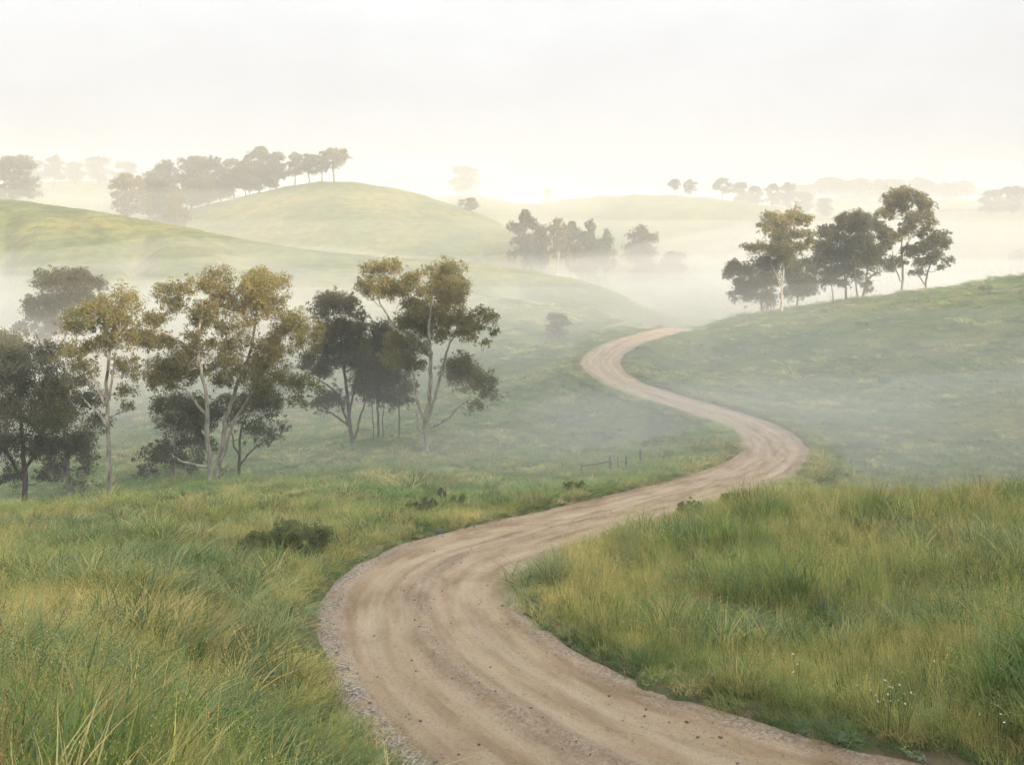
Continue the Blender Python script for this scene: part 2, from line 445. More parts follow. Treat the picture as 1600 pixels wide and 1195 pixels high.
def mat_leaf(name, ca, cb, trans=0.35):
    m, N, L, out = newmat(name)
    at = nd(N, 'ShaderNodeAttribute', attribute_name='leafvar')
    oi = nd(N, 'ShaderNodeObjectInfo')
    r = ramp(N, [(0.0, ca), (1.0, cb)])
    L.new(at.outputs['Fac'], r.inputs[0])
    h = nd(N, 'ShaderNodeHueSaturation'); h.inputs['Saturation'].default_value = 0.95
    mr = nd(N, 'ShaderNodeMapRange'); mr.inputs[3].default_value = 0.85; mr.inputs[4].default_value = 1.15
    L.new(oi.outputs['Random'], mr.inputs[0]); L.new(mr.outputs[0], h.inputs['Value'])
    L.new(r.outputs[0], h.inputs['Color'])
    d = nd(N, 'ShaderNodeBsdfDiffuse'); t = nd(N, 'ShaderNodeBsdfTranslucent'); g = nd(N, 'ShaderNodeBsdfGlossy')
    g.inputs['Roughness'].default_value = 0.45; g.inputs['Color'].default_value = (0.5, 0.5, 0.5, 1)
    L.new(h.outputs[0], d.inputs[0])
    tc = mixc(N, L, 1.0, h.outputs[0], (1.4, 1.35, 0.7), 'MULTIPLY'); L.new(tc, t.inputs[0])
    mx = nd(N, 'ShaderNodeMixShader'); mx.inputs[0].default_value = trans
    L.new(d.outputs[0], mx.inputs[1]); L.new(t.outputs[0], mx.inputs[2])
    m2 = nd(N, 'ShaderNodeMixShader'); m2.inputs[0].default_value = 0.06
    L.new(mx.outputs[0], m2.inputs[1]); L.new(g.outputs[0], m2.inputs[2])
    L.new(m2.outputs[0], out.inputs[0])
    return m

def mat_bark(name, a, b, c):
    m, N, L, out = newmat(name)
    tc = nd(N, 'ShaderNodeTexCoord')
    mp = nd(N, 'ShaderNodeMapping'); mp.inputs['Scale'].default_value = (3.0, 3.0, 0.7); L.new(tc.outputs['Object'], mp.inputs['Vector'])
    n = nd(N, 'ShaderNodeTexNoise'); n.inputs['Scale'].default_value = 1.6; n.inputs['Detail'].default_value = 6; n.inputs['Roughness'].default_value = 0.7
    L.new(mp.outputs[0], n.inputs['Vector'])
    r = ramp(N, [(0.36, a), (0.5, b), (0.66, c)]); L.new(n.outputs['Fac'], r.inputs[0])
    bp = nd(N, 'ShaderNodeBump'); bp.inputs['Strength'].default_value = 0.5; bp.inputs['Distance'].default_value = 0.04; L.new(n.outputs['Fac'], bp.inputs['Height'])
    p = nd(N, 'ShaderNodeBsdfPrincipled'); p.inputs['Roughness'].default_value = 0.85; p.inputs['Specular IOR Level'].default_value = 0.2
    L.new(r.outputs[0], p.inputs['Base Color']); L.new(bp.outputs[0], p.inputs['Normal']); L.new(p.outputs[0], out.inputs[0])
    return m

def mat_grass(name='grass_blades', trans=0.35):
    m, N, L, out = newmat(name)
    ic = nd(N, 'ShaderNodeAttribute', attribute_name='gcol', attribute_type='INSTANCER')
    bv = nd(N, 'ShaderNodeAttribute', attribute_name='bladevar')        # rgb multiplies, so that blades of one tuft differ
    col = mixc(N, L, 1.0, ic.outputs['Color'], bv.outputs['Color'], 'MULTIPLY')
    d = nd(N, 'ShaderNodeBsdfDiffuse'); t = nd(N, 'ShaderNodeBsdfTranslucent')
    L.new(col, d.inputs[0]); L.new(col, t.inputs[0])
    mx = nd(N, 'ShaderNodeMixShader'); mx.inputs[0].default_value = trans
    L.new(d.outputs[0], mx.inputs[1]); L.new(t.outputs[0], mx.inputs[2])
    g = nd(N, 'ShaderNodeBsdfGlossy'); g.inputs['Roughness'].default_value = 0.4; g.inputs['Color'].default_value = (0.6, 0.65, 0.6, 1)
    m2 = nd(N, 'ShaderNodeMixShader'); m2.inputs[0].default_value = 0.05
    L.new(mx.outputs[0], m2.inputs[1]); L.new(g.outputs[0], m2.inputs[2])
    L.new(m2.outputs[0], out.inputs[0])
    return m

def mat_plain(name, a, b, scale=8, rough=0.9):
    m, N, L, out = newmat(name)
    tc = nd(N, 'ShaderNodeTexCoord')
    n = nd(N, 'ShaderNodeTexNoise'); n.inputs['Scale'].default_value = scale; n.inputs['Detail'].default_value = 5
    L.new(tc.outputs['Object'], n.inputs['Vector'])
    oi = nd(N, 'ShaderNodeObjectInfo')
    r = ramp(N, [(0.3, a), (0.7, b)]); L.new(n.outputs['Fac'], r.inputs[0])
    h = nd(N, 'ShaderNodeHueSaturation'); mr = nd(N, 'ShaderNodeMapRange'); mr.inputs[3].default_value = 0.6; mr.inputs[4].default_value = 1.3
    L.new(oi.outputs['Random'], mr.inputs[0]); L.new(mr.outputs[0], h.inputs['Value']); L.new(r.outputs[0], h.inputs['Color'])
    p = nd(N, 'ShaderNodeBsdfPrincipled'); p.inputs['Roughness'].default_value = rough; p.inputs['Specular IOR Level'].default_value = 0.2
    L.new(h.outputs[0], p.inputs['Base Color']); L.new(p.outputs[0], out.inputs[0])
    return m

def mat_volume(name, color, density, g=0.0):
    m, N, L, out = newmat(name)
    v = nd(N, 'ShaderNodeVolumePrincipled')
    v.inputs['Color'].default_value = (*color, 1)
    v.inputs['Density'].default_value = density
    v.inputs['Anisotropy'].default_value = g
    v.inputs['Density Attribute'].default_value = ''
    v.inputs['Color Attribute'].default_value = ''
    v.inputs['Temperature Attribute'].default_value = ''
    L.new(v.outputs[0], out.inputs['Volume'])
    try:
        m.cycles.homogeneous_volume = True
    except Exception:
        pass
    return m

M_pasture = mat_pasture()
M_road = mat_road()

# ------------------------------------------------------------------ ground
th_f = np.linspace(-37, 37, 660)
th_l = np.linspace(-180, -37, 72)[:-1]
th_r = np.linspace(37, 180, 72)[1:-1]
TH = np.radians(np.r_[th_l, th_f, th_r])
RAD = np.exp(np.linspace(math.log(2.0), math.log(1250.0), 480))
nT, nR = len(TH), len(RAD)
gx = np.sin(TH)[None, :] * RAD[:, None]; gy = np.cos(TH)[None, :] * RAD[:, None]
ghz = ground_h(gx, gy)
GV = np.c_[gx.ravel(), gy.ravel(), ghz]
ii = np.arange(nR - 1)[:, None] * nT; jj = np.arange(nT)[None, :]
j2 = (jj + 1) % nT
quads = np.stack([ii + jj, ii + j2, ii + nT + j2, ii + nT + jj], -1).reshape(-1, 4)[:, ::-1]
cap = len(GV)
GV = np.r_[GV, [[0, 0, gz(0.0, 0.001)]]]
tris = np.stack([np.full(nT, cap), np.arange(nT), (np.arange(nT) + 1) % nT], -1)[:, ::-1]
D_, S_, _z = road_dist(GV[:, 0], GV[:, 1])
soil_shade = np.zeros(len(GV))
soil_shade += sstep(HW + 1.1, HW + 0.1, np.abs(D_)) * 0.9
bank = (D_ > HW) & (S_ > 70) & (S_ < 112)                              # bare cut above the second bend
soil_shade = np.where(bank, np.maximum(soil_shade, 0.9 * sstep(HW + 0.8, HW + 1.6, D_) * sstep(HW + 7, HW + 3, D_) * sstep(70, 78, S_) * sstep(112, 100, S_)), soil_shade)
soil_shade = np.maximum(soil_shade, 1.0 * old_track(GV[:, 0], GV[:, 1]))
soil_shade = np.maximum(soil_shade, 0.5 * np.exp(-(((GV[:, 0] - 9.5) / 4.0) ** 2 + ((GV[:, 1] - 71.5) / 2.5) ** 2)))  # brownish hollow floor, its shade put into this colour mask
gm_ = mesh_np('ground', GV, [quads, tris], {'soil_shade': ('FLOAT', soil_shade), 'hill_tint': ('FLOAT', sstep(-9, 4, GV[:, 2] + 3 * fbm(GV[:, 0] / 30, GV[:, 1] / 30, 91, 3)) * sstep(100, 170, GV[:, 1]))}, smooth=True)
link('ground', gm_, M_pasture, kind='structure', label='rolling green pasture hills and valley floor')

# ------------------------------------------------------------------ road
st = [0.0]
while st[-1] < RL - 0.5:
    p_ = road_at(st[-1]); st.append(st[-1] + max(0.07, 0.006 * np.hypot(p_[0], p_[1])))
st = np.array(st)
rp = road_at(st)
tg = np.stack([np.interp(st, RS, RT[:, i]) for i in range(2)], -1); tg /= np.linalg.norm(tg, axis=1)[:, None]
nm = np.stack([tg[:, 1], -tg[:, 0]], -1)
lat = np.linspace(-HW - 0.45, HW + 0.45, 73)
LA, ST = np.meshgrid(lat, st)
wander = 0.10 * vnoise(st / 7.0, st * 0, 31)[:, None] + 0.05 * vnoise(st / 2.3, st * 0, 32)[:, None]
def gauss(x, c, s):
    return np.exp(-((x - c) / s) ** 2)
tracks = np.zeros_like(LA)
for c, s, a, sd in ((-0.98, 0.24, 1.0, 41), (-0.42, 0.15, 0.75, 42), (0.42, 0.17, 0.8, 43), (0.98, 0.26, 1.0, 44), (-1.4, 0.12, 0.35, 45)):
    tracks = np.maximum(tracks, a * gauss(LA - wander - 0.08 * vnoise(st / 4.0, st * 0, sd)[:, None], c, s) * (0.72 + 0.28 * vnoise(st / 3.1, st * 0 + c, sd + 10)[:, None]))
hz = -0.06 * tracks + 0.03 * fbm(LA * 2.0, ST * 0.8, 51, 4) + 0.02 * fbm(LA * 7, ST * 5, 52, 3)
hz += 0.05 * gauss(LA - wander, 0.0, 0.3) + 0.045 * gauss(LA, -1.75, 0.25) + 0.03 * gauss(LA, 1.7, 0.3)
hz -= 0.30 * sstep(HW, HW + 0.45, np.abs(LA))
LW = LA * (half_width(rp[:, 1]) / HW)[:, None]
RX = rp[:, 0, None] + nm[:, 0, None] * LW; RY = rp[:, 1, None] + nm[:, 1, None] * LW; RZ = rp[:, 2, None] + hz
nS, nL = LA.shape
a_ = np.arange(nS - 1)[:, None] * nL + np.arange(nL - 1)[None]
rq = np.stack([a_, a_ + 1, a_ + nL + 1, a_ + nL], -1).reshape(-1, 4)[:, ::-1]
gv_ = np.maximum(sstep(-1.35, -1.75, LA) * sstep(24, 10, ST) + 0.35 * sstep(-1.5, -1.9, LA) , 0.6 * sstep(1.4, 1.85, LA)) + 0.45 * gauss(LA - wander, 0.0, 0.25) * sstep(40, 10, ST)
# which way up does the quad face?
rm_ = mesh_np('dirt_road', np.c_[RX.ravel(), RY.ravel(), RZ.ravel()], rq,
              {'track': ('FLOAT', tracks.ravel()), 'gravelly': ('FLOAT', np.clip(gv_, 0, 1).ravel()), 'roaduv': ('FLOAT_VECTOR', np.stack([LA, ST, LA * 0], -1).reshape(-1, 3))}, smooth=True)
link('dirt_road', rm_, M_road, kind='structure', label='winding sandy dirt road with wheel tracks')

# ------------------------------------------------------------------ trees
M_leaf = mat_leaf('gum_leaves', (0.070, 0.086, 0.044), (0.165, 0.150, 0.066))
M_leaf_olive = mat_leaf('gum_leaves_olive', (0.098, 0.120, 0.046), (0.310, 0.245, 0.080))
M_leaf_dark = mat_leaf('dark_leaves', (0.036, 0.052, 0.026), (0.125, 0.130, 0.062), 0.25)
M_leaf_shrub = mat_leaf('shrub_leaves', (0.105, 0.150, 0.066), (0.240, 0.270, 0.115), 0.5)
M_bark = mat_bark('pale_gum_bark', (0.17, 0.14, 0.11), (0.40, 0.36, 0.30), (0.60, 0.56, 0.49))
M_bark_dark = mat_bark('grey_brown_bark', (0.055, 0.045, 0.036), (0.12, 0.10, 0.08), (0.24, 0.21, 0.175))

class Tubes:
    def __init__(self):
        self.V = []; self.F = []; self.n = 0
    def add(self, pts, radii, sides=6):
        pts = np.asarray(pts, float); radii = np.asarray(radii, float)
        d = np.gradient(pts, axis=0); d /= np.linalg.norm(d, axis=1)[:, None] + 1e-9
        ref = np.where(np.abs(d[:, 1:2]) < 0.9, np.array([[0, 1.0, 0]]), np.array([[1.0, 0, 0]]))
        a = np.cross(d, ref); a /= np.linalg.norm(a, axis=1)[:, None] + 1e-9
        b = np.cross(d, a)
        ang = np.linspace(0, 2 * math.pi, sides, endpoint=False)
        ring = pts[:, None] + radii[:, None, None] * (np.cos(ang)[None, :, None] * a[:, None] + np.sin(ang)[None, :, None] * b[:, None])
        self.V.append(ring.reshape(-1, 3))
        k = len(pts)
        i = np.arange(k - 1)[:, None] * sides; j = np.arange(sides)[None]
        q = np.stack([i + j, i + (j + 1) % sides, i + sides + (j + 1) % sides, i + sides + j], -1).reshape(-1, 4)[:, ::-1]
        self.F.append(q + self.n)
        self.n += k * sides
    def mesh(self, name):
        return mesh_np(name, np.concatenate(self.V), np.concatenate(self.F), smooth=True)

def bend(p, q, rng, lift=0.15, k=5, wob=0.06):
    """a gently curved limb from p to q that first climbs"""
    p = np.asarray(p, float); q = np.asarray(q, float)
    t = np.linspace(0, 1, k)[:, None]
    ln = np.linalg.norm(q - p)
    pts = p + (q - p) * t
    pts[:, 2] += -lift * ln * np.sin(math.pi * t[:, 0]) * 0.8 + 0
    pts[1:-1] += rng.normal(0, wob * ln, (k - 2, 3))
    return pts

def refine(pts, rng, wob):
    pts = np.asarray(pts, float)
    out = catmull(np.r_[[2 * pts[0] - pts[1]], pts, [2 * pts[-1] - pts[-2]]], max(0.35, np.linalg.norm(pts[-1] - pts[0]) / 14))
    out = np.r_[out, [pts[-1]]]
    n = len(out)
    out[1:-1] += rng.normal(0, wob, (n - 2, 3))
    return out

def leaf_cloud(centres, radii, per, leaf_len, rng, flat=0.95):
    """narrow hanging leaves in clumps; returns V, F, var"""
    n = len(centres)
    cnt = np.maximum(4, (per * (0.7 + 0.6 * rng.random(n)))).astype(int)
    idx = np.repeat(np.arange(n), cnt)
    m = len(idx)
    d = rng.normal(size=(m, 3)); d /= np.linalg.norm(d, axis=1)[:, None]
    rad = rng.random(m)[:, None] ** 0.45
    c = centres[idx] + d * rad * radii[idx, None] * np.array([1, 1, flat])
    ax = rng.normal(size=(m, 3)) * 0.75 + np.array([0, 0, -0.75]) + d * 0.5
    ax /= np.linalg.norm(ax, axis=1)[:, None]
    sd = np.cross(ax, rng.normal(size=(m, 3))); sd /= np.linalg.norm(sd, axis=1)[:, None] + 1e-9
    L_ = leaf_len * (0.65 + 0.7 * rng.random(m))[:, None]; Wd = L_ * (0.20 + 0.12 * rng.random(m))[:, None]
    v = np.stack([c - ax * L_ * 0.5, c + sd * Wd - ax * L_ * 0.05, c + ax * L_ * 0.5, c - sd * Wd - ax * L_ * 0.05], 1).reshape(-1, 3)
    f = np.arange(m * 4).reshape(-1, 4)
    cv = 0.4 * rng.random(n) + 0.45 * (0.5 + 0.5 * fbm(centres[:, 0] / 1.3 + 7, centres[:, 2] / 1.3 + centres[:, 1] / 1.7, 5, 2))
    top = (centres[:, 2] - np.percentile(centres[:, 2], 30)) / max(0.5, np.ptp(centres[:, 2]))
    cv = cv + 0.45 * np.clip(top, -0.3, 0.8)                          # sunlit gold of the crown tops, put into the leaf colour
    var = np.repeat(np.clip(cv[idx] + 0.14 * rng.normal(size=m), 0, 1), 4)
    return v, f, var

def tree_geo(stems, lobes, seed, leaf_len, dens=1.0, twigs=True, sides=7, droop=0.0):
    """stems: list of (points, r0, r1); lobes: list of (centre, rx, rz). Metres, base at the origin."""
    rng = np.random.default_rng(seed)
    T = Tubes()
    nodes = []; nrad = []
    for pts, r0, r1 in stems:
        q = refine(pts, rng, 0.02)
        rr = np.linspace(1, 0, len(q)) ** 0.8 * (r0 - r1) + r1
        if abs(q[0][2]) < 0.6 and r0 > 0.1:
            rr[0] *= 1.45
            if len(rr) > 2: rr[1] *= 1.12
        T.add(q, rr, sides)
        nodes += list(q[max(1, len(q) // 4):]); nrad += list(rr[max(1, len(q) // 4):])
    order = sorted(range(len(lobes)), key=lambda i: min(np.linalg.norm(np.array(lobes[i][0]) - n) for n in nodes))
    cs, rs = [], []
    for i in order:
        c, rx, rz = lobes[i]
        c = np.array(c, float)
        N_ = np.array(nodes)
        dist = np.linalg.norm(N_ - c, axis=1) + 1.6 * np.maximum(0, N_[:, 2] - c[2] + 0.35 * rz)
        j = int(np.argmin(dist))
        r = min(nrad[j] * 0.62, 0.018 + 0.016 * np.linalg.norm(N_[j] - c))
        r = max(r, 0.014)
        limb = bend(N_[j], c, rng, 0.10)
        rr = np.linspace(r, max(0.010, r * 0.45), len(limb))
        T.add(limb, rr, 5)
        nodes += list(limb[1:]); nrad += list(rr[1:])
        k = max(6, int(32 * dens * (min(rx, 1.6) / 0.85) ** 1.3)) if twigs else max(4, int(26 * dens))
        d = rng.normal(size=(k, 3)); d /= np.linalg.norm(d, axis=1)[:, None]
        d[:, 2] = np.where((d[:, 2] < -0.25) & (rng.random(k) < 0.7), -d[:, 2], d[:, 2])
        rad = (0.30 + 0.66 * rng.random(k) ** 0.7)[:, None]
        e = c + d * rad * np.array([rx, rx, rz])
        wisp = rng.random(k) < 0.14
        e = e + rng.normal(0, 0.10, e.shape) * rx
        e = np.where(wisp[:, None], c + d * np.array([rx, rx, rz]) * 1.22, e)
        e[:, 2] -= droop * rz * rng.random(k)
        cs.append(e); rs.append(rx * np.where(wisp, 0.16, 0.24 + 0.22 * rng.random(k)))
        if twigs:
            for q in e[:: 2 if rx > 0.5 else 3]:
                T.add(np.array([limb[-2], 0.5 * (limb[-2] + q) + rng.normal(0, 0.05, 3), q]), [max(0.009, r * 0.4), 0.010, 0.006], 4)
    cs = np.concatenate(cs); rs = np.concatenate(rs)
    per = 30 * np.clip(rs / 0.28, 0.5, 2.2) ** 1.4 * (0.16 / leaf_len) ** 1.2 * dens
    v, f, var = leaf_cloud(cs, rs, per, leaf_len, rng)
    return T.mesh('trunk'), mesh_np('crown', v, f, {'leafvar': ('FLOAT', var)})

def put_tree(name, label, category, loc, trunk, crown, m_bark, m_leaf, group=None, scale=(1, 1, 1), rz=0.0, bark_label=None):
    e = bpy.data.objects.new(name, None)
    C.objects.link(e)
    e.empty_display_size = 0.5
    e.location = loc; e.scale = scale; e.rotation_euler = (0, 0, rz)
    e['label'] = label; e['category'] = category
    if group: e['group'] = group
    link('trunk', trunk, m_bark, e)
    link('crown', crown, m_leaf, e)
    return e

def photo_tree(name, label, base, Y, stems, lobes, seed, m_bark, m_leaf, r0=0.17, dens=1.0, depth=0.65, group='gum trees in the hollow', leaf=None, sink=0.25, thin=1.0):
    """a tree whose stems and leaf masses were measured in the photograph; depth is made up as a round crown"""
    rng = np.random.default_rng(seed + 500)
    bx, by = base
    k = Y / F
    X0 = (bx - CX) * k
    z0 = gz(X0, Y)
    zb = -(by - HY) * k
    def loc(px, py, dy=0.0):
        return np.array([(px - bx) * k, dy, -(py - by) * k + (zb - z0)])
    xs = np.array([l[0] for l in lobes]); half = (xs.max() - xs.min()) * 0.5 * k + 0.4
    mid = 0.5 * (xs.max() + xs.min())
    S = []
    for i, s in enumerate(stems):
        n = len(s)
        lean = rng.uniform(-0.5, 0.5) * half
        pts = [loc(px, py, 0.0 if n == 1 else lean * (j / (n - 1)) ** 1.5) for j, (px, py) in enumerate(s)]
        if i == 0 or abs(s[0][1] - by) < 6:
            pts[0][2] = min(pts[0][2], 0) - sink
        rr = r0 if i == 0 else r0 * 0.62
        S.append((pts, rr, max(0.02, rr * 0.28)))
    Lb = []
    for (px, py, r) in lobes:
        r = r * thin
        room = math.sqrt(max(0.05, 1 - ((px - mid) * k / (half + 0.3)) ** 2))
        dy = rng.uniform(-1, 1) * depth * half * room
        rx = r * k * (1.25 if Y < 100 else 1.06)
        Lb.append((loc(px, py, dy), rx, rx * 0.85))
        if r * k > 0.7 and rng.random() < 0.5:                        # fill the far side of the crown too
            Lb.append((loc(px + rng.uniform(-8, 8), py + rng.uniform(-4, 8), -dy * 0.8), rx * 0.85, rx * 0.7))
    tr, cr = tree_geo(S, Lb, seed, leaf or max(0.10, 0.0019 * Y), dens)
    return put_tree(name, label, 'tree', (X0, Y, z0), tr, cr, m_bark, m_leaf, group)

photo_tree('gum_tree', 'slender gum with single white trunk and gold lobes at crown front, beside dark trees', (172, 773), 47,
           [[(172, 773), (169, 718), (167, 674), (164, 631), (161, 601), (163, 561), (165, 525), (172, 495)], [(164, 633), (152, 605), (141, 581), (128, 560)], [(165, 634), (174, 606), (181, 570), (186, 545)], [(168, 665), (150, 645), (134, 636), (120, 628)]],
           [(187, 477, 27), (161, 490, 21), (203, 497, 17), (130, 497, 25), (150, 478, 16), (114, 551, 19), (141, 548, 20), (118, 574, 16), (161, 538, 20), (187, 538, 22), (200, 580, 20), (214, 567, 14), (206, 614, 16), (190, 644, 12), (167, 515, 22), (112, 520, 18), (150, 572, 14), (185, 515, 20)],
           11, M_bark, M_leaf_olive, r0=0.125)
photo_tree('gum_tree', 'pale hazy gum standing behind the slender white-trunked gum', (88, 615), 108,
           [[(88, 615), (84, 580), (80, 555), (72, 520), (62, 495)], [(82, 570), (98, 530), (112, 490), (116, 470)]],
           [(97, 443, 25), (131, 450, 21), (77, 480, 25), (47, 497, 19), (107, 470, 22), (57, 476, 18), (38, 513, 12), (120, 432, 14), (85, 510, 15), (66, 520, 12), (140, 470, 14)], 12, M_bark_dark, M_leaf, r0=0.22)
photo_tree('gum_tree', 'dim hazy treetop above dark trees at the photo edge', (8, 640), 84,
           [[(8, 640), (10, 600), (12, 560)]], [(13, 540, 24), (-12, 548, 26), (34, 548, 14), (0, 565, 20), (25, 565, 16)], 13, M_bark_dark, M_leaf, r0=0.2)
photo_tree('dark_tree', 'dark dense tree at the left photo edge, in front of the dim hazy treetop', (35, 830), 52,
           [[(35, 830), (38, 760), (34, 700), (28, 650), (24, 600)], [(36, 740), (60, 690), (72, 640), (66, 590)], [(36, 750), (14, 700), (4, 640)]],
           [(20, 574, 34), (60, 556, 26), (84, 576, 24), (33, 607, 30), (77, 614, 28), (50, 648, 34), (4, 640, 28), (20, 695, 26), (67, 701, 26), (33, 738, 20), (-15, 600, 34), (-20, 680, 30), (85, 660, 22), (62, 750, 16)], 14, M_bark_dark, M_leaf_dark, dens=1.0, thin=0.9)
photo_tree('dark_tree', 'dark bushy tree directly left of the slender white trunk', (110, 815), 56,
           [[(110, 815), (106, 750), (100, 690), (104, 640), (108, 605)], [(104, 720), (128, 670), (138, 640)], [(104, 730), (80, 690), (70, 660)]],
           [(110, 603, 25), (134, 634, 24), (100, 654, 34), (120, 701, 30), (144, 668, 22), (87, 738, 20), (130, 740, 16), (88, 630, 24), (75, 700, 24), (140, 715, 16), (110, 765, 14)], 15, M_bark, M_leaf, dens=1.0, thin=0.88)
photo_tree('gum_tree', 'tall gum with straight white trunk, the left one of the twin-trunk pair', (326, 761), 50,
           [[(326, 761), (328, 718), (325, 684), (326, 651), (325, 614), (320, 581), (316, 554), (320, 510), (326, 470)], [(323, 650), (305, 628), (288, 611), (264, 601)], [(317, 562), (297, 541), (268, 520), (250, 512)], [(327, 730), (309, 727), (290, 722), (276, 715), (266, 708)], [(326, 690), (318, 680), (311, 676)]],
           [(268, 457, 20), (281, 480, 20), (328, 443, 24), (331, 463, 22), (321, 487, 21), (301, 508, 20), (315, 530, 18), (300, 450, 18), (248, 500, 19), (228, 510, 15), (241, 532, 22), (264, 541, 18), (221, 527, 14), (284, 567, 24), (258, 577, 24), (244, 601, 18), (274, 594, 22), (301, 587, 18), (345, 452, 14), (338, 490, 14)],
           16, M_bark, M_leaf_olive, r0=0.14)
photo_tree('gum_tree', 'large gum with forked leaning white trunk and broad gold-topped crown', (336, 761), 51.5,
           [[(336, 761), (341, 728), (348, 684), (351, 654), (360, 628), (368, 601), (384, 560), (392, 520), (396, 470)], [(341, 728), (352, 705), (362, 668), (385, 628), (402, 600), (420, 562), (436, 530), (452, 515)], [(364, 662), (380, 648), (392, 645), (402, 640)], [(341, 745), (356, 733), (370, 728)]],
           [(385, 447, 20), (402, 442, 22), (422, 448, 22), (436, 470, 18), (378, 485, 20), (407, 478, 24), (430, 490, 16), (370, 460, 16), (467, 507, 24), (482, 520, 16), (474, 537, 18), (443, 547, 22), (420, 540, 20), (413, 567, 22), (361, 544, 22), (355, 567, 20), (447, 597, 24), (477, 607, 18), (467, 628, 14), (420, 600, 20), (370, 574, 22), (392, 587, 22), (450, 520, 18), (395, 510, 18), (345, 600, 16), (352, 478, 18), (356, 510, 18), (340, 540, 16)],
           17, M_bark, M_leaf_olive, r0=0.155)
photo_tree('dark_tree', 'low dark tree under the tall gum with straight trunk', (268, 752), 55,
           [[(268, 752), (270, 720), (276, 680), (282, 645)], [(270, 725), (256, 700), (250, 670)]],
           [(264, 634, 24), (294, 641, 28), (254, 668, 20), (284, 678, 30), (241, 711, 18), (268, 711, 26), (311, 701, 22), (318, 660, 22), (296, 725, 20), (340, 640, 20), (238, 735, 14)], 18, M_bark, M_leaf_dark, dens=1.0, thin=0.92, group='dark trees in the hollow')
photo_tree('dark_tree', 'small dark tree with bare crooked limbs right of the forked gum', (373, 755), 56,
           [[(373, 755), (374, 730), (376, 700), (380, 670), (392, 645)], [(374, 728), (392, 706), (410, 690), (425, 682)], [(375, 715), (364, 690), (360, 665)]],
           [(420, 634, 20), (407, 621, 22), (410, 668, 20), (425, 688, 14), (390, 640, 22), (385, 680, 16), (365, 650, 18), (440, 672, 12)], 19, M_bark_dark, M_leaf_dark, r0=0.11, dens=0.8, group='dark trees in the hollow')
photo_tree('gum_tree', 'grey-green gum with several dark stems spreading from one foot', (553, 693), 69,
           [[(553, 693), (547, 664), (544, 628), (540, 581), (537, 547), (533, 500)], [(555, 685), (564, 648), (577, 614), (580, 590)], [(549, 675), (538, 645), (527, 614), (510, 597), (494, 587)], [(548, 668), (533, 655), (520, 645), (500, 638)], [(546, 650), (552, 610), (556, 575)]],
           [(524, 474, 22), (504, 487, 18), (544, 480, 16), (514, 520, 20), (540, 520, 24), (561, 520, 16), (507, 547, 18), (487, 561, 16), (477, 574, 13), (500, 581, 18), (527, 567, 18), (557, 567, 24), (551, 541, 20), (567, 597, 18), (561, 611, 15), (514, 621, 18), (500, 631, 14), (530, 628, 12), (560, 495, 12)], 20, M_bark_dark, M_leaf, r0=0.16)
photo_tree('dark_tree', 'dusky slim tree between the many-stemmed gum and the big white gum', (590, 689), 72,
           [[(590, 689), (591, 650), (588, 610), (594, 560), (598, 535)], [(584, 690), (583, 655), (582, 622)], [(600, 690), (598, 660), (600, 630)]],
           [(601, 524, 22), (591, 551, 26), (607, 567, 22), (587, 581, 22), (601, 601, 20), (581, 611, 17), (603, 626, 15), (615, 545, 18), (575, 590, 14)], 21, M_bark_dark, M_leaf_dark, r0=0.10, group='dark trees in the hollow')
photo_tree('dark_tree', 'thin young tree with a straight dark stem behind the big white gum', (624, 686), 73,
           [[(624, 686), (624, 655), (625, 625), (626, 600)]], [(624, 594, 16), (630, 612, 16), (614, 628, 14), (636, 628, 12), (642, 608, 14), (620, 572, 14)], 22, M_bark_dark, M_leaf, r0=0.08, dens=0.9, group='dark trees in the hollow')
photo_tree('gum_tree', 'big spreading gum with forked white trunk, rightmost of the hollow', (666, 707), 64,
           [[(666, 707), (666, 681), (664, 658), (671, 628), (674, 594), (675, 567), (676, 541), (674, 507), (680, 460)], [(668, 660), (681, 614), (691, 577), (698, 547), (706, 532), (735, 512)], [(664, 662), (653, 628), (648, 594), (645, 565)], [(672, 668), (701, 654), (715, 638), (733, 626)], [(662, 684), (651, 664), (649, 631)], [(675, 560), (650, 530), (620, 508), (604, 485), (592, 458)]],
           [(587, 427, 18), (618, 420, 16), (571, 447, 13), (581, 460, 15), (601, 447, 18), (621, 457, 18), (636, 447, 15), (654, 437, 16), (674, 424, 12), (701, 430, 22), (718, 447, 18), (694, 454, 24), (712, 467, 18), (641, 480, 18), (661, 490, 20), (634, 510, 18), (661, 520, 24), (641, 541, 22), (621, 537, 18), (701, 504, 18), (721, 507, 18), (728, 520, 16), (755, 490, 15), (765, 500, 12), (771, 520, 9), (758, 540, 8), (741, 520, 14), (691, 527, 14), (618, 561, 18), (631, 567, 18), (648, 577, 14), (701, 581, 16), (721, 571, 18), (731, 594, 22), (755, 594, 18), (765, 611, 14), (745, 628, 13), (705, 601, 16), (668, 460, 16), (690, 480, 16)],
           23, M_bark, M_leaf_olive, r0=0.19)

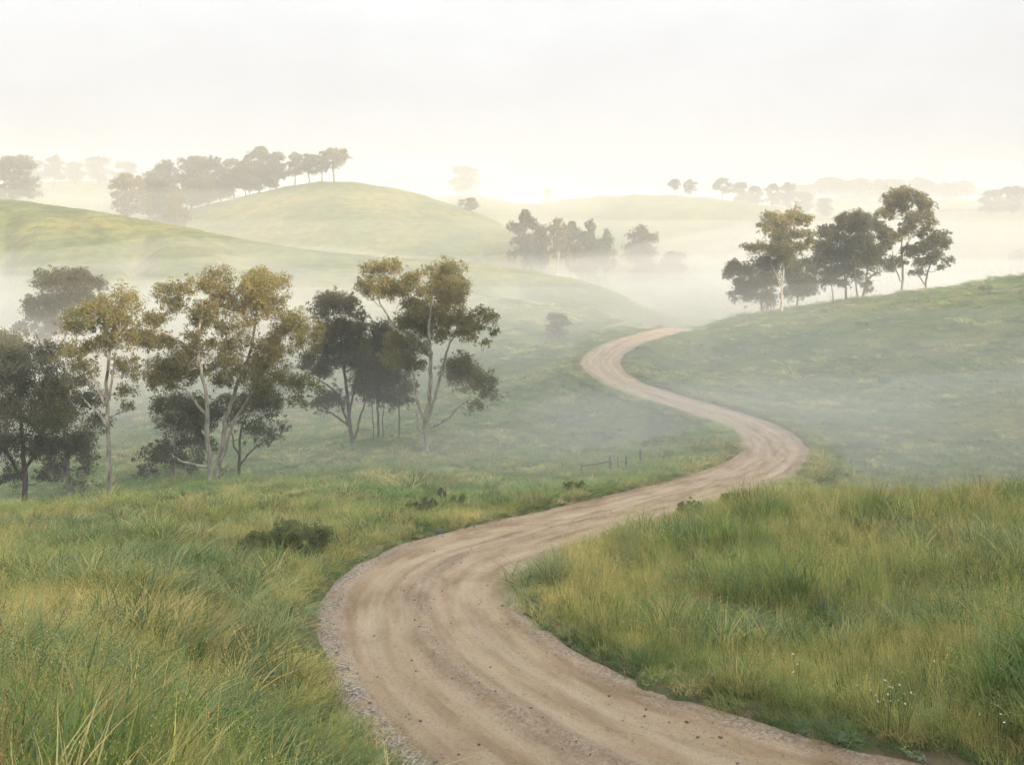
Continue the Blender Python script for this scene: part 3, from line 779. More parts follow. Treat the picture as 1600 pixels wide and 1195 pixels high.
RG = 'gum trees on the near ridge'
photo_tree('gum_tree', 'golden gum with one white trunk at the foot of the ridge', (1221, 488), 128,
           [[(1221, 488), (1222, 457), (1225, 427), (1229, 405), (1233, 375), (1238, 352)], [(1222, 450), (1213, 425), (1206, 400)], [(1228, 420), (1245, 400), (1258, 385)]],
           [(1210, 343, 15), (1244, 341, 18), (1259, 347, 12), (1199, 356, 11), (1214, 369, 16), (1236, 369, 16), (1268, 367, 10), (1262, 382, 11), (1195, 390, 14), (1217, 392, 20), (1240, 390, 14), (1172, 390, 10), (1225, 409, 15), (1228, 350, 13)], 31, M_bark, M_leaf_olive, r0=0.17, group=RG, dens=0.8)
photo_tree('dark_tree', 'round dark bushy tree left of the golden ridge gum', (1190, 492), 132,
           [[(1190, 492), (1189, 465), (1186, 440)]], [(1144, 416, 13), (1139, 427, 10), (1165, 427, 15), (1187, 416, 20), (1154, 442, 13), (1180, 442, 20), (1206, 442, 19), (1176, 463, 18), (1202, 469, 17), (1144, 463, 8), (1161, 459, 13), (1205, 418, 15)], 32, M_bark_dark, M_leaf, r0=0.18, group=RG, dens=0.8)
photo_tree('dark_tree', 'dark bushy tree right of the golden ridge gum', (1245, 482), 133,
           [[(1245, 482), (1247, 460), (1250, 435)]], [(1255, 420, 20), (1244, 439, 18), (1266, 442, 15), (1259, 459, 15), (1240, 459, 15), (1272, 427, 11), (1235, 425, 14)], 33, M_bark_dark, M_leaf, r0=0.17, group=RG, dens=0.8)
photo_tree('gum_tree', 'dark wide gum on the ridge, left of the leaning two-stemmed gum', (1322, 471), 132,
           [[(1322, 471), (1321, 445), (1318, 420), (1310, 390)], [(1303, 474), (1302, 455), (1300, 435)], [(1320, 440), (1330, 410), (1330, 370)]],
           [(1292, 364, 13), (1319, 349, 17), (1285, 390, 16), (1311, 379, 20), (1285, 405, 14), (1307, 405, 20), (1300, 427, 16), (1326, 425, 17), (1296, 442, 12), (1315, 446, 12), (1336, 360, 15), (1330, 395, 16), (1300, 362, 12)], 34, M_bark_dark, M_leaf, r0=0.17, group=RG, dens=0.8)
photo_tree('gum_tree', 'leaning two-stemmed dark gum in the middle of the ridge', (1347, 468), 130,
           [[(1347, 468), (1356, 439), (1369, 430), (1383, 425)], [(1341, 469), (1337, 445), (1334, 410), (1336, 380)], [(1353, 447), (1354, 420), (1356, 395)]],
           [(1345, 345, 15), (1358, 350, 13), (1337, 379, 18), (1334, 401, 18), (1360, 397, 17), (1356, 416, 20), (1376, 412, 14), (1360, 448, 9), (1345, 435, 12), (1352, 375, 15), (1374, 395, 11), (1388, 420, 9)], 35, M_bark_dark, M_leaf, r0=0.20, group=RG, dens=0.8)
photo_tree('gum_tree', 'tallest gum on the ridge with an airy crown and straight trunk', (1409, 458), 131,
           [[(1409, 458), (1410, 430), (1408, 400), (1407, 370), (1412, 335), (1412, 312)], [(1407, 440), (1396, 415), (1386, 385)], [(1409, 395), (1425, 365), (1440, 335)]],
           [(1412, 307, 16), (1394, 315, 16), (1424, 311, 13), (1442, 322, 15), (1375, 337, 12), (1394, 334, 13), (1416, 347, 16), (1439, 337, 13), (1454, 349, 11), (1446, 360, 11), (1382, 371, 16), (1371, 356, 10), (1405, 364, 12), (1427, 360, 15), (1390, 386, 12), (1416, 394, 13), (1401, 412, 12), (1442, 367, 10), (1408, 325, 12)], 36, M_bark, M_leaf_olive, r0=0.17, group=RG, dens=0.8)
photo_tree('gum_tree', 'smallest ridge gum, open crowned, furthest up the slope', (1446, 453), 130,
           [[(1446, 453), (1447, 435), (1452, 415), (1462, 395)], [(1445, 445), (1436, 428), (1432, 410)]],
           [(1465, 375, 16), (1480, 382, 10), (1450, 386, 16), (1431, 397, 14), (1457, 401, 13), (1435, 412, 12), (1450, 412, 11), (1476, 409, 9), (1435, 427, 9), (1463, 420, 8)], 37, M_bark_dark, M_leaf, r0=0.15, group=RG, dens=0.8)

# middle clump and everything further off: five kinds, copied
def proto(kind, seed):
    rng = np.random.default_rng(seed)
    H = 12.0
    S, Lb = [], []
    if kind == 'bush':
        S.append(([(0, 0, -0.5), (0.1, 0, 2), (0, 0.1, 5)], 0.25, 0.08))
        for i in range(30):
            a = rng.uniform(0, 6.28); h = rng.uniform(0.16, 0.9); w = 3.6 * math.sin(math.pi * min(0.95, 0.15 + h * 0.75)) ** 0.7
            rr = w * rng.uniform(0.3, 0.95)
            Lb.append(((math.cos(a) * rr, math.sin(a) * rr, h * H), rng.uniform(1.2, 2.0), rng.uniform(1.1, 1.7)))
    else:
        fork = {'tall': 0.38, 'spread': 0.22, 'umbrella': 0.42, 'open': 0.32}[kind]
        spread = {'tall': 2.3, 'spread': 3.8, 'umbrella': 3.6, 'open': 3.0}[kind]
        lean = rng.uniform(-0.5, 0.5, 2)
        S.append(([(0, 0, -0.5), (lean[0] * 0.3, lean[1] * 0.3, H * fork * 0.5), (lean[0], lean[1], H * fork), (lean[0] * 1.3, lean[1] * 1.2, H * 0.8)], 0.26, 0.06))
        for b in range(4):
            a = b * 1.57 + rng.uniform(-0.5, 0.5); rr = spread * rng.uniform(0.5, 0.85)
            z = H * rng.uniform(0.62, 0.85)
            S.append(([(lean[0] * 0.8, lean[1] * 0.8, H * fork * rng.uniform(0.7, 1.0)), (math.cos(a) * rr * 0.5, math.sin(a) * rr * 0.5, H * fork + (z - H * fork) * 0.55), (math.cos(a) * rr, math.sin(a) * rr, z)], 0.14, 0.04))
        nl = {'tall': 24, 'spread': 34, 'umbrella': 24, 'open': 20}[kind]
        for i in range(nl):
            a = rng.uniform(0, 6.28)
            lo = {'tall': 0.24, 'spread': 0.20, 'umbrella': 0.42, 'open': 0.28}[kind]
            h = lo + (0.93 - lo) * rng.random() ** 0.8
            w = spread * (1 - max(0, (h - 0.65) / 0.35) ** 2 * 0.65)
            rr = w * math.sqrt(rng.random())
            Lb.append(((math.cos(a) * rr, math.sin(a) * rr, h * H), rng.uniform(1.0, 1.7), rng.uniform(0.85, 1.4)))
        Lb.append(((lean[0], lean[1], H * 0.93), 1.4, 0.9))
    return tree_geo(S, Lb, seed + 3, 0.45, 0.85, twigs=False, sides=6)
PROTO = {}
for i, (k_, s_) in enumerate((('tall', 1), ('spread', 2), ('umbrella', 3), ('open', 4), ('bush', 5), ('tall', 6), ('spread', 7), ('bush', 8), ('umbrella', 9))):
    PROTO.setdefault(k_, []).append(proto(k_, 100 + s_ * 7))
mat_variant = {}
def copy_mesh_for(mesh, mat):
    key = (mesh.name, mat.name)
    if key not in mat_variant:
        m = mesh if not mesh.materials else mesh.copy()
        m.materials.clear(); m.materials.append(mat)
        mat_variant[key] = m
    return mat_variant[key]
far_rng = random.Random(5)
def far_tree(name, label, px, base, topy, w, Y, kind='spread', leaf=None, bark=None, group=None, var=0):
    k = Y / F
    X = (px - CX) * k
    z = gz(X, Y)
    h = max(-(topy - HY) * k - z, 0.95 * w * k)                                          # the top is where the photograph has it, the foot is on the ground
    zb = -(base - HY) * k
    tr, cr = PROTO[kind][var % len(PROTO[kind])]
    wid = {'tall': 6.2, 'spread': 9.0, 'umbrella': 8.6, 'open': 7.6, 'bush': 8.6}[kind]
    sx = w * k / wid
    tr = copy_mesh_for(tr, bark or M_bark_dark); cr = copy_mesh_for(cr, leaf or M_leaf)
    return put_tree(name, label, 'tree', (X, Y, z), tr, cr, None, None, group, (sx, sx, h / 12.3), far_rng.uniform(0, 6.28))

MG = 'trees of the misty clump in mid valley'
for a in [
    ('gum_tree', 'round-crowned gum at the uphill end of the mid-valley clump', 823, 401, 328, 58, 246, 'spread', M_leaf, None),
    ('gum_tree', 'slim gum tucked behind the round gum, second in the mid-valley clump', 846, 405, 352, 30, 250, 'tall', M_leaf, None),
    ('gum_tree', 'pale-trunked gum third along the mid-valley clump', 872, 418, 340, 46, 243, 'open', M_leaf_olive, M_bark),
    ('gum_tree', 'bushy gum fourth along the mid-valley clump', 890, 414, 346, 40, 252, 'spread', M_leaf, None),
    ('gum_tree', 'dark gum in the middle of the mid-valley clump, low crowned', 912, 424, 362, 42, 246, 'spread', M_leaf, None),
    ('gum_tree', 'thin gum with a small flat top rising above the mid-valley clump', 921, 420, 342, 26, 256, 'umbrella', M_leaf, None),
    ('gum_tree', 'small gum near the downhill end of the mid-valley clump', 932, 427, 374, 30, 246, 'tall', M_leaf, None),
    ('gum_tree', 'open gum at the downhill end of the mid-valley clump', 949, 429, 357, 34, 246, 'open', M_leaf, None),
    ('gum_tree', 'taller misty gum standing past the end of the mid-valley clump', 1000, 436, 351, 62, 262, 'open', M_leaf, None),
    ('gum_tree', 'low misty bush-like tree under the taller misty gum', 1005, 440, 388, 58, 258, 'bush', M_leaf, None),
    ('gum_tree', 'misty rounded tree, last one downhill of the mid-valley clump', 1055, 446, 392, 46, 266, 'bush', M_leaf, None)]:
    far_tree(*a[:9], a[9], group=MG)
far_tree('gum_tree', 'faint round tree in the mist just left of the road', 872, 540, 490, 46, 124, 'bush', M_leaf)
far_tree('shrub', 'low bush on the open flank of the wooded hill', 735, 345, 321, 24, 372, 'bush', M_leaf)
far_tree('shrub', 'tiny faint bush above the hillside bush', 721, 320, 312, 12, 384, 'bush', M_leaf)

HG = 'trees on the wooded hill'
for a in [
    ('gum_tree', 'pale crowned gum at the low end of the hillside wood', 203, 348, 271, 66, 362, 'spread', M_leaf_olive, M_bark, 0),
    ('gum_tree', 'hazy tree behind the pale crowned gum, second in the wood', 236, 350, 276, 50, 372, 'bush', M_leaf, None, 0),
    ('gum_tree', 'dusky tree behind the golden white-stemmed gum', 262, 352, 275, 54, 372, 'bush', M_leaf, None, 1),
    ('gum_tree', 'golden gum with a white stem in front of the hillside wood', 277, 355, 302, 48, 330, 'spread', M_leaf_olive, M_bark, 1),
    ('gum_tree', 'flat-topped hazy tree rising behind the low end of the wood', 258, 330, 249, 54, 420, 'umbrella', M_leaf, None, 0),
    ('gum_tree', 'broad hazy tree in the lower middle of the hillside wood', 300, 328, 244, 60, 412, 'spread', M_leaf, None, 0),
    ('gum_tree', 'tall hazy tree at the middle of the hillside wood', 326, 322, 243, 52, 406, 'bush', M_leaf, None, 0),
    ('gum_tree', 'squat hazy tree low in the middle of the wood', 345, 318, 258, 46, 400, 'bush', M_leaf, None, 1),
    ('gum_tree', 'round hazy tree in the upper middle of the wood', 366, 312, 248, 52, 402, 'spread', M_leaf, None, 1),
    ('gum_tree', 'dome-topped hazy tree, highest crown of the hillside wood', 405, 300, 229, 62, 400, 'spread', M_leaf, None, 0),
    ('gum_tree', 'low hazy tree below the dome-topped one', 390, 303, 252, 46, 396, 'bush', M_leaf, None, 0),
    ('gum_tree', 'last tree at the upper edge of the solid hillside wood', 432, 292, 238, 44, 398, 'spread', M_leaf, None, 1),
    ('gum_tree', 'small separate tree just uphill of the solid wood', 461, 288, 238, 30, 396, 'tall', M_leaf, None, 0),
    ('gum_tree', 'slim tree next to the crest trees of the hill', 484, 284, 240, 28, 394, 'tall', M_leaf, None, 1),
    ('gum_tree', 'leafy tree beside the wide tree at the hilltop', 503, 282, 236, 34, 392, 'open', M_leaf, None, 0),
    ('gum_tree', 'low hazy tree filling the wood just above the golden white-stemmed gum', 298, 338, 275, 44, 392, 'bush', M_leaf, None, 1),
    ('gum_tree', 'low hazy tree at the lower edge of the middle of the wood', 322, 328, 272, 40, 392, 'bush', M_leaf, None, 0),
    ('gum_tree', 'short hazy tree between the round and dome-topped trees of the wood', 384, 308, 258, 40, 408, 'spread', M_leaf, None, 0),
    ('gum_tree', 'short hazy tree under the last tree of the solid wood', 422, 298, 256, 34, 404, 'bush', M_leaf, None, 1),
    ('gum_tree', 'hazy tree standing behind the second and third trees of the wood', 246, 340, 262, 50, 410, 'bush', M_leaf, None, 1),
    ('gum_tree', 'wide-topped tree at the summit end of the wooded hill', 522, 282, 230, 50, 391, 'umbrella', M_leaf_olive, None, 1)]:
    far_tree(*a[:10], group=HG, var=a[10])

for a in [
    ('gum_tree', 'grey rounded tree at the photo edge behind the near green hill', 20, 313, 254, 82, 400, 'bush', M_leaf, None, 'trees behind the near green hill'),
    ('gum_tree', 'grey tree right at the photo edge, behind the near green hill', -14, 312, 250, 60, 410, 'bush', M_leaf, None, 'trees behind the near green hill'),
    ('gum_tree', 'faint tree above the grey rounded tree on the far slope', 50, 290, 248, 46, 560, 'bush', M_leaf, None, 'faint trees on the far slope'),
    ('gum_tree', 'faint taller tree second along the far slope', 86, 288, 243, 34, 570, 'tall', M_leaf, None, 'faint trees on the far slope'),
    ('gum_tree', 'very faint tree third along the far slope', 118, 286, 252, 34, 620, 'bush', M_leaf, None, 'faint trees on the far slope'),
    ('gum_tree', 'very faint low tree fourth along the far slope', 155, 286, 258, 46, 640, 'bush', M_leaf, None, 'faint trees on the far slope'),
    ('gum_tree', 'very faint last tree of the far slope, next to the wood', 195, 288, 262, 40, 640, 'bush', M_leaf, None, 'faint trees on the far slope'),
    ('gum_tree', 'large ghostly round tree fading in fog beyond the wooded hill', 723, 316, 271, 50, 640, 'bush', M_leaf, None, None),
    ('gum_tree', 'faint little round tree at the start of the far smooth hill', 855, 310, 294, 18, 700, 'bush', M_leaf, None, None),
    ('gum_tree', 'first of two trees standing alone on the far smooth hill', 1054, 303, 279, 22, 558, 'umbrella', M_leaf, None, 'pair of trees on the far smooth hill'),
    ('gum_tree', 'second of two trees standing alone on the far smooth hill', 1077, 303, 280, 24, 558, 'spread', M_leaf, None, 'pair of trees on the far smooth hill'),
    ('gum_tree', 'open-topped tree starting the row behind the far smooth hill', 1129, 306, 277, 34, 600, 'umbrella', M_leaf, None, 'row behind the far smooth hill'),
    ('gum_tree', 'round tree second in the row behind the far smooth hill', 1156, 308, 284, 30, 600, 'bush', M_leaf, None, 'row behind the far smooth hill'),
    ('gum_tree', 'low round tree third in the row behind the far smooth hill', 1181, 310, 290, 30, 596, 'bush', M_leaf, None, 'row behind the far smooth hill'),
    ('gum_tree', 'tree fourth in the row behind the far smooth hill', 1208, 312, 287, 30, 598, 'spread', M_leaf, None, 'row behind the far smooth hill'),
    ('gum_tree', 'taller tree fifth in the row behind the far smooth hill', 1233, 314, 285, 28, 600, 'spread', M_leaf, None, 'row behind the far smooth hill'),
    ('gum_tree', 'small tree ending the row behind the far smooth hill', 1256, 318, 300, 30, 590, 'bush', M_leaf, None, 'row behind the far smooth hill'),
    ('shrub', 'lone rounded bush on the slope right of the tree row', 1290, 322, 308, 28, 560, 'bush', M_leaf, None, None),
    ('gum_tree', 'hazy tree on the slope at the photo edge, lower of two', 1548, 342, 314, 44, 540, 'bush', M_leaf, None, 'hazy pair at the edge'),
    ('gum_tree', 'hazy taller tree on the slope at the photo edge', 1582, 342, 300, 50, 545, 'bush', M_leaf, None, 'hazy pair at the edge'),
    ('gum_tree', 'ghostly tree in the fog at the edge beside the ridge gums', 1592, 412, 388, 36, 300, 'bush', M_leaf, None, None)]:
    far_tree(*a[:10], group=a[10])
WR = random.Random(9)
for i in range(22):                                                   # the faint skyline wood on the right: nothing tells its trees apart
    px = 1245 + i * 12.5 + WR.uniform(-4, 4)
    tp = float(np.interp(px, [1245, 1300, 1370, 1440, 1470, 1520], [290, 283, 284, 279, 286, 297])) + WR.uniform(-5, 6)
    far_tree('gum_tree', 'faint treetop in the long hazy wood on the far skyline', px, 318, tp, WR.uniform(26, 40), 735 + WR.uniform(-20, 30), WR.choice(['bush', 'spread', 'spread', 'open', 'tall']), M_leaf, None, group='long hazy wood on the far skyline', var=i)


# ------------------------------------------------------------------ grass
M_grass = mat_grass('grass_blades', 0.45)
M_herb = mat_grass('low_herbs', 0.2)

def blades(rng, n, spread, h, hvar, w, lean, curl, col_lo, col_hi, tipcol=None, nseg=4):
    """n tapering, arching blades; returns V, quads, tris, colours"""
    a = rng.uniform(0, 2 * math.pi, n); r = spread * np.sqrt(rng.random(n))
    bx, by = np.cos(a) * r, np.sin(a) * r
    az = a + rng.normal(0, 1.1, n)
    H = h * (1 - hvar + 2 * hvar * rng.random(n))
    ln = lean * (0.3 + rng.random(n)); cu = curl * (0.2 + 1.3 * rng.random(n))
    W = w * (0.7 + 0.6 * rng.random(n))
    face = az + math.pi / 2 + rng.normal(0, 0.5, n)
    t = np.linspace(0, 1, nseg + 1)
    out = H[:, None] * (ln[:, None] * t + cu[:, None] * t ** 2.4)
    up = H[:, None] * (t - 0.42 * cu[:, None] * t ** 3)
    cx = bx[:, None] + np.cos(az)[:, None] * out; cy_ = by[:, None] + np.sin(az)[:, None] * out
    wd = W[:, None] * 0.5 * (1 - t ** 1.6)[None] * (0.75 + 0.25 * np.sin(np.pi * t))[None]
    fx, fy = np.cos(face)[:, None] * wd, np.sin(face)[:, None] * wd
    Lf = np.stack([cx + fx, cy_ + fy, up], -1); Rt = np.stack([cx - fx, cy_ - fy, up], -1)
    V = np.stack([Lf, Rt], 2).reshape(n, -1, 3)
    m = V.shape[1]
    o = (np.arange(n) * m)[:, None]
    q = np.concatenate([np.stack([o + 2 * k, o + 2 * k + 1, o + 2 * k + 3, o + 2 * k + 2], -1) for k in range(nseg)], 1).reshape(-1, 4)
    u = rng.random((n, 1))
    c = np.array(col_lo)[None] * (1 - u) + np.array(col_hi)[None] * u
    c = np.repeat(c[:, None], m, 1)
    if tipcol is not None:
        tt = np.repeat(t, 2)[None, :, None]
        c = c * (1 - tt ** 3) + np.array(tipcol)[None, None] * tt ** 3
    return V.reshape(-1, 3), q, c.reshape(-1, 3)

def seed_heads(rng, stems_top, size, col, k=10):
    """small spikelets round the top of each stalk"""
    n = len(stems_top)
    idx = np.repeat(np.arange(n), k)
    m = len(idx)
    c = stems_top[idx] + rng.normal(0, 1, (m, 3)) * np.array([size * 0.45, size * 0.45, size])
    ax = rng.normal(0, 0.5, (m, 3)) + np.array([0, 0, 1.0]); ax /= np.linalg.norm(ax, axis=1)[:, None]
    sd = np.cross(ax, rng.normal(size=(m, 3))); sd /= np.linalg.norm(sd, axis=1)[:, None]
    l = size * (0.08 + 0.09 * rng.random((m, 1)))
    V = np.stack([c - ax * l, c + sd * l * 0.32, c + ax * l, c - sd * l * 0.32], 1).reshape(-1, 3)
    cc = np.repeat(np.array(col)[None] * (0.8 + 0.4 * rng.random((m, 1))), 4, 0)
    return V, np.arange(m * 4).reshape(-1, 4), cc

def tuft_mesh(parts):
    V, Q, K, n = [], [], [], 0
    for v, q, c in parts:
        V.append(v); Q.append(q + n); K.append(c); n += len(v)
    V = np.concatenate(V); K = np.concatenate(K)
    return mesh_np('grass_tuft', V, np.concatenate(Q), {'bladevar': ('FLOAT_COLOR', np.c_[K, np.ones(len(K))])})

def stalks(rng, n, spread, h, w, seed_size, seed_k, scol, hcol):
    v, q, c = blades(rng, n, spread, h, 0.3, w, 0.12, 0.18, scol, scol, nseg=3)
    tops = v.reshape(n, -1, 3)[:, -2:].mean(1)
    tops[:, 2] -= seed_size * 0.4
    sv, sq, sc = seed_heads(rng, tops, seed_size, hcol, seed_k)
    return [(v, q, c), (sv, sq, sc)]

def collection_of(name, meshes, mat):
    col = bpy.data.collections.new(name)
    for m in meshes:
        m.materials.append(mat)
        o = bpy.data.objects.new('grass_tuft', m)
        col.objects.link(o)
    return col

gr = np.random.default_rng(77)
one = (1, 1, 1)
def v_lush(): return tuft_mesh([blades(gr, 34, 0.12, 0.58, 0.45, 0.015, 0.18, 0.50, (0.70, 0.85, 0.7), (1.35, 1.25, 1.1), (1.5, 1.3, 1.0), nseg=5),
                               blades(gr, 9, 0.15, 0.48, 0.4, 0.011, 0.30, 0.55, (1.9, 1.5, 1.0), (2.6, 2.0, 1.3), nseg=5)])
def v_seed(): return tuft_mesh([blades(gr, 26, 0.15, 0.42, 0.4, 0.011, 0.2, 0.45, (0.7, 0.85, 0.7), (1.2, 1.15, 1.0), (1.5, 1.3, 1.0))] + stalks(gr, 11, 0.17, 0.80, 0.006, 0.06, 20, (1.6, 1.45, 1.05), (2.0, 1.75, 1.3)))
def v_fine(): return tuft_mesh([blades(gr, 56, 0.22, 0.40, 0.45, 0.008, 0.22, 0.45, (0.8, 0.9, 0.75), (1.5, 1.35, 1.05), (1.9, 1.6, 1.15), nseg=3)] + stalks(gr, 10, 0.22, 0.60, 0.005, 0.05, 12, (1.7, 1.45, 1.0), (2.0, 1.75, 1.25)))
def v_turf(): return tuft_mesh([blades(gr, 64, 0.22, 0.18, 0.5, 0.009, 0.4, 0.5, (0.7, 0.8, 0.7), (1.35, 1.25, 1.05))])
def v_dry(): return tuft_mesh([blades(gr, 22, 0.13, 0.60, 0.4, 0.010, 0.22, 0.45, (1.0, 0.9, 0.8), (1.6, 1.35, 1.05))] + stalks(gr, 7, 0.15, 0.90, 0.007, 0.07, 18, (1.2, 1.0, 0.85), (1.2, 0.95, 0.8)))
def v_herb(): return tuft_mesh([blades(gr, 60, 0.13, 0.10, 0.5, 0.020, 0.9, 0.5, (0.7, 0.85, 0.8), (1.2, 1.15, 1.1), nseg=3)])
def v_tussock(): return tuft_mesh([blades(gr, 70, 0.36, 0.40, 0.45, 0.020, 0.40, 0.5, (0.8, 0.9, 0.8), (1.35, 1.25, 1.1), (1.5, 1.35, 1.1), nseg=3)])
def v_broad(): return tuft_mesh([blades(gr, 26, 0.10, 0.60, 0.45, 0.026, 0.28, 0.65, (0.7, 0.9, 0.75), (1.3, 1.2, 1.05), (1.3, 1.2, 1.0), nseg=5)])

def v_weed(): return tuft_mesh([blades(gr, 26, 0.10, 0.26, 0.5, 0.050, 0.75, 0.55, (0.75, 0.9, 0.8), (1.25, 1.15, 1.05), nseg=4), blades(gr, 5, 0.06, 0.55, 0.3, 0.012, 0.1, 0.15, (1.3, 1.0, 0.8), (1.6, 1.1, 0.8), nseg=3)])
KINDS = {'leafy_weeds': [v_weed() for _ in range(4)], 'lush_grass': [v_lush() for _ in range(5)], 'seeding_grass': [v_seed() for _ in range(5)], 'fine_meadow_grass': [v_fine() for _ in range(5)], 'short_turf': [v_turf() for _ in range(4)],
         'dry_grass': [v_dry() for _ in range(4)], 'low_herbs': [v_herb() for _ in range(4)], 'tussock_grass': [v_tussock() for _ in range(5)], 'broad_bladed_grass': [v_broad() for _ in range(4)]}
LABELS = {'leafy_weeds': 'broad-leaved green weeds among the near grass', 'lush_grass': 'lush green arching grass on the near banks', 'seeding_grass': 'tall grass gone to seed on the near banks', 'fine_meadow_grass': 'fine straw-tipped meadow grass', 'short_turf': 'short green turf along the road edges',
          'dry_grass': 'reddish dry grass stalks among the green', 'low_herbs': 'low grey-green herbs at the road edge', 'tussock_grass': 'tussocky pasture grass over the valley slopes', 'broad_bladed_grass': 'thick broad-bladed green grass beside the road'}

def scatter_nodes(col):
    ng = bpy.data.node_groups.new('scatter', 'GeometryNodeTree')
    ng.interface.new_socket('Geometry', in_out='INPUT', socket_type='NodeSocketGeometry')
    ng.interface.new_socket('Geometry', in_out='OUTPUT', socket_type='NodeSocketGeometry')
    N, L = ng.nodes, ng.links
    gi = N.new('NodeGroupInput'); go = N.new('NodeGroupOutput')
    ci = N.new('GeometryNodeCollectionInfo'); ci.inputs['Collection'].default_value = col
    ci.inputs['Separate Children'].default_value = True; ci.inputs['Reset Children'].default_value = True
    ip = N.new('GeometryNodeInstanceOnPoints'); ip.inputs['Pick Instance'].default_value = True
    L.new(gi.outputs[0], ip.inputs['Points']); L.new(ci.outputs[0], ip.inputs['Instance'])
    def att(name, typ):
        a = N.new('GeometryNodeInputNamedAttribute'); a.data_type = typ; a.inputs['Name'].default_value = name
        return [s for s in a.outputs if s.enabled and s.name == 'Attribute'][0]
    e = N.new('FunctionNodeEulerToRotation')
    L.new(att('rot', 'FLOAT_VECTOR'), e.inputs[0]); L.new(e.outputs[0], ip.inputs['Rotation'])
    L.new(att('size', 'FLOAT_VECTOR'), ip.inputs['Scale'])
    r = N.new('FunctionNodeRandomValue'); r.data_type = 'INT'
    imin = [s for s in r.inputs if s.enabled and s.name == 'Min'][0]; imax = [s for s in r.inputs if s.enabled and s.name == 'Max'][0]
    imin.default_value = 0; imax.default_value = len(col.objects) - 1
    L.new([s for s in r.outputs if s.enabled][0], ip.inputs['Instance Index'])
    L.new(ip.outputs[0], go.inputs[0])
    return ng

def scatter(name, pts, rot, size, color, meshes, mat, label):
    col = collection_of(name + '_kinds', meshes, mat)
    m = mesh_np(name, pts, [], {'rot': ('FLOAT_VECTOR', rot), 'size': ('FLOAT_VECTOR', size), 'gcol': ('FLOAT_COLOR', np.c_[color, np.ones(len(color))])}) if False else bpy.data.meshes.new(name)
    m.vertices.add(len(pts)); m.vertices.foreach_set('co', np.asarray(pts, np.float32).ravel())
    for k, typ, arr in (('rot', 'FLOAT_VECTOR', rot), ('size', 'FLOAT_VECTOR', size), ('gcol', 'FLOAT_COLOR', np.c_[color, np.ones(len(color))])):
        a = m.attributes.new(k, typ, 'POINT')
        a.data.foreach_set('vector' if typ == 'FLOAT_VECTOR' else 'color', np.asarray(arr, np.float32).ravel())
    o = link(name, m, None, None, kind='stuff', label=label)
    md = o.modifiers.new('scatter', 'NODES'); md.node_group = scatter_nodes(col)
    return o

def field(r0, r1, per_m2, half=35):
    a = R(half)
    n = int(per_m2 * a * (r1 * r1 - r0 * r0))
    r = np.sqrt(gr.uniform(r0 * r0, r1 * r1, n)); t = gr.uniform(-a, a, n)
    return np.c_[np.sin(t) * r, np.cos(t) * r]
XY = np.concatenate([field(3.5, 13, 52), field(13, 22, 36), field(22, 36, 18), field(36, 60, 6.5), field(60, 100, 1.5), field(100, 150, 0.35)])
se = gr.uniform(0, 95, 9000); sdn = np.where(gr.random(9000) < 0.5, -1.0, 1.0)     # the verges are thick with low growth
pe = road_at(se); ne = np.stack([np.interp(se, RS, RN[:, i]) for i in range(2)], -1)
le = sdn * (half_width(pe[:, 1]) + gr.uniform(-0.15, 0.9, 9000))
XY = np.r_[XY, pe[:, :2] + ne * le[:, None]]
D, S, Z = road_dist(XY[:, 0], XY[:, 1])
aD = np.abs(D)
lim = HW + 0.10 + 0.22 * vnoise(S / 1.1, np.sign(D) * 3, 85) + 0.12 * vnoise(S / 0.35, np.sign(D) * 9, 86)
keep = (aD > lim) | ((aD > lim - 0.35) & (gr.random(len(aD)) < 0.10) & (XY[:, 1] > 13))
XY, D, S, aD = XY[keep], D[keep], S[keep], aD[keep]
x, y = XY[:, 0], XY[:, 1]
r = np.hypot(x, y)
off = aD - HW
zz = ground_h(x, y)
n1 = fbm(x / 5.0, y / 7.0, 201, 4); n2 = fbm(x / 2.4, y / 2.8, 211, 3); n3 = fbm(x / 3.5, y / 3.5, 221, 3); n4 = fbm(x / 1.1, y / 1.1, 231, 2)
u = gr.random(len(x))
kind = np.full(len(x), 'fine_meadow_grass', dtype=object)
near = r < 36
right = D > 0
lush = (n2 > 0.12)
kind[near & lush & (u < 0.75)] = 'lush_grass'
kind[near & ~lush & (u < 0.42)] = 'seeding_grass'
kind[near & (n3 > 0.28) & (u > 0.6)] = 'broad_bladed_grass'
kind[near & (n1 < -0.28) & (u > 0.8)] = 'dry_grass'
kind[near & (n4 > 0.22) & (u < 0.30)] = 'leafy_weeds'
kind[near & (u > 0.985)] = 'dry_grass'
kind[near & (off < 0.55 + 0.4 * n2) & (u < 0.8)] = 'short_turf'
kind[near & (off < 0.4 + 0.4 * n3) & (u < 0.3)] = 'low_herbs'
kind[~near] = 'tussock_grass'
kind[~near & (off < 0.7)] = 'short_turf'
kind[(r >= 36) & (r < 60) & (u < 0.45)] = 'fine_meadow_grass'
G_lush = np.array((0.130, 0.215, 0.055)); G_blue = np.array((0.150, 0.230, 0.115)); G_olive = np.array((0.250, 0.285, 0.100)); G_straw = np.array((0.48, 0.42, 0.22)); G_rust = np.array((0.25, 0.175, 0.10)); G_grey = np.array((0.22, 0.27, 0.18))
def mixn(a, b, t):
    return a * (1 - t)[:, None] + b * t[:, None]
o1 = np.ones((len(x), 1))
colr = mixn(o1 * G_lush, o1 * G_olive, sstep(-0.30, 0.22, n1 + 0.25 * n4))
colr = mixn(colr, o1 * G_straw, 0.6 * sstep(0.14, 0.55, n1 - 0.35 * n2 + 0.2 * n4))
colr = mixn(colr, o1 * G_blue, 0.55 * sstep(0.08, 0.42, n3))
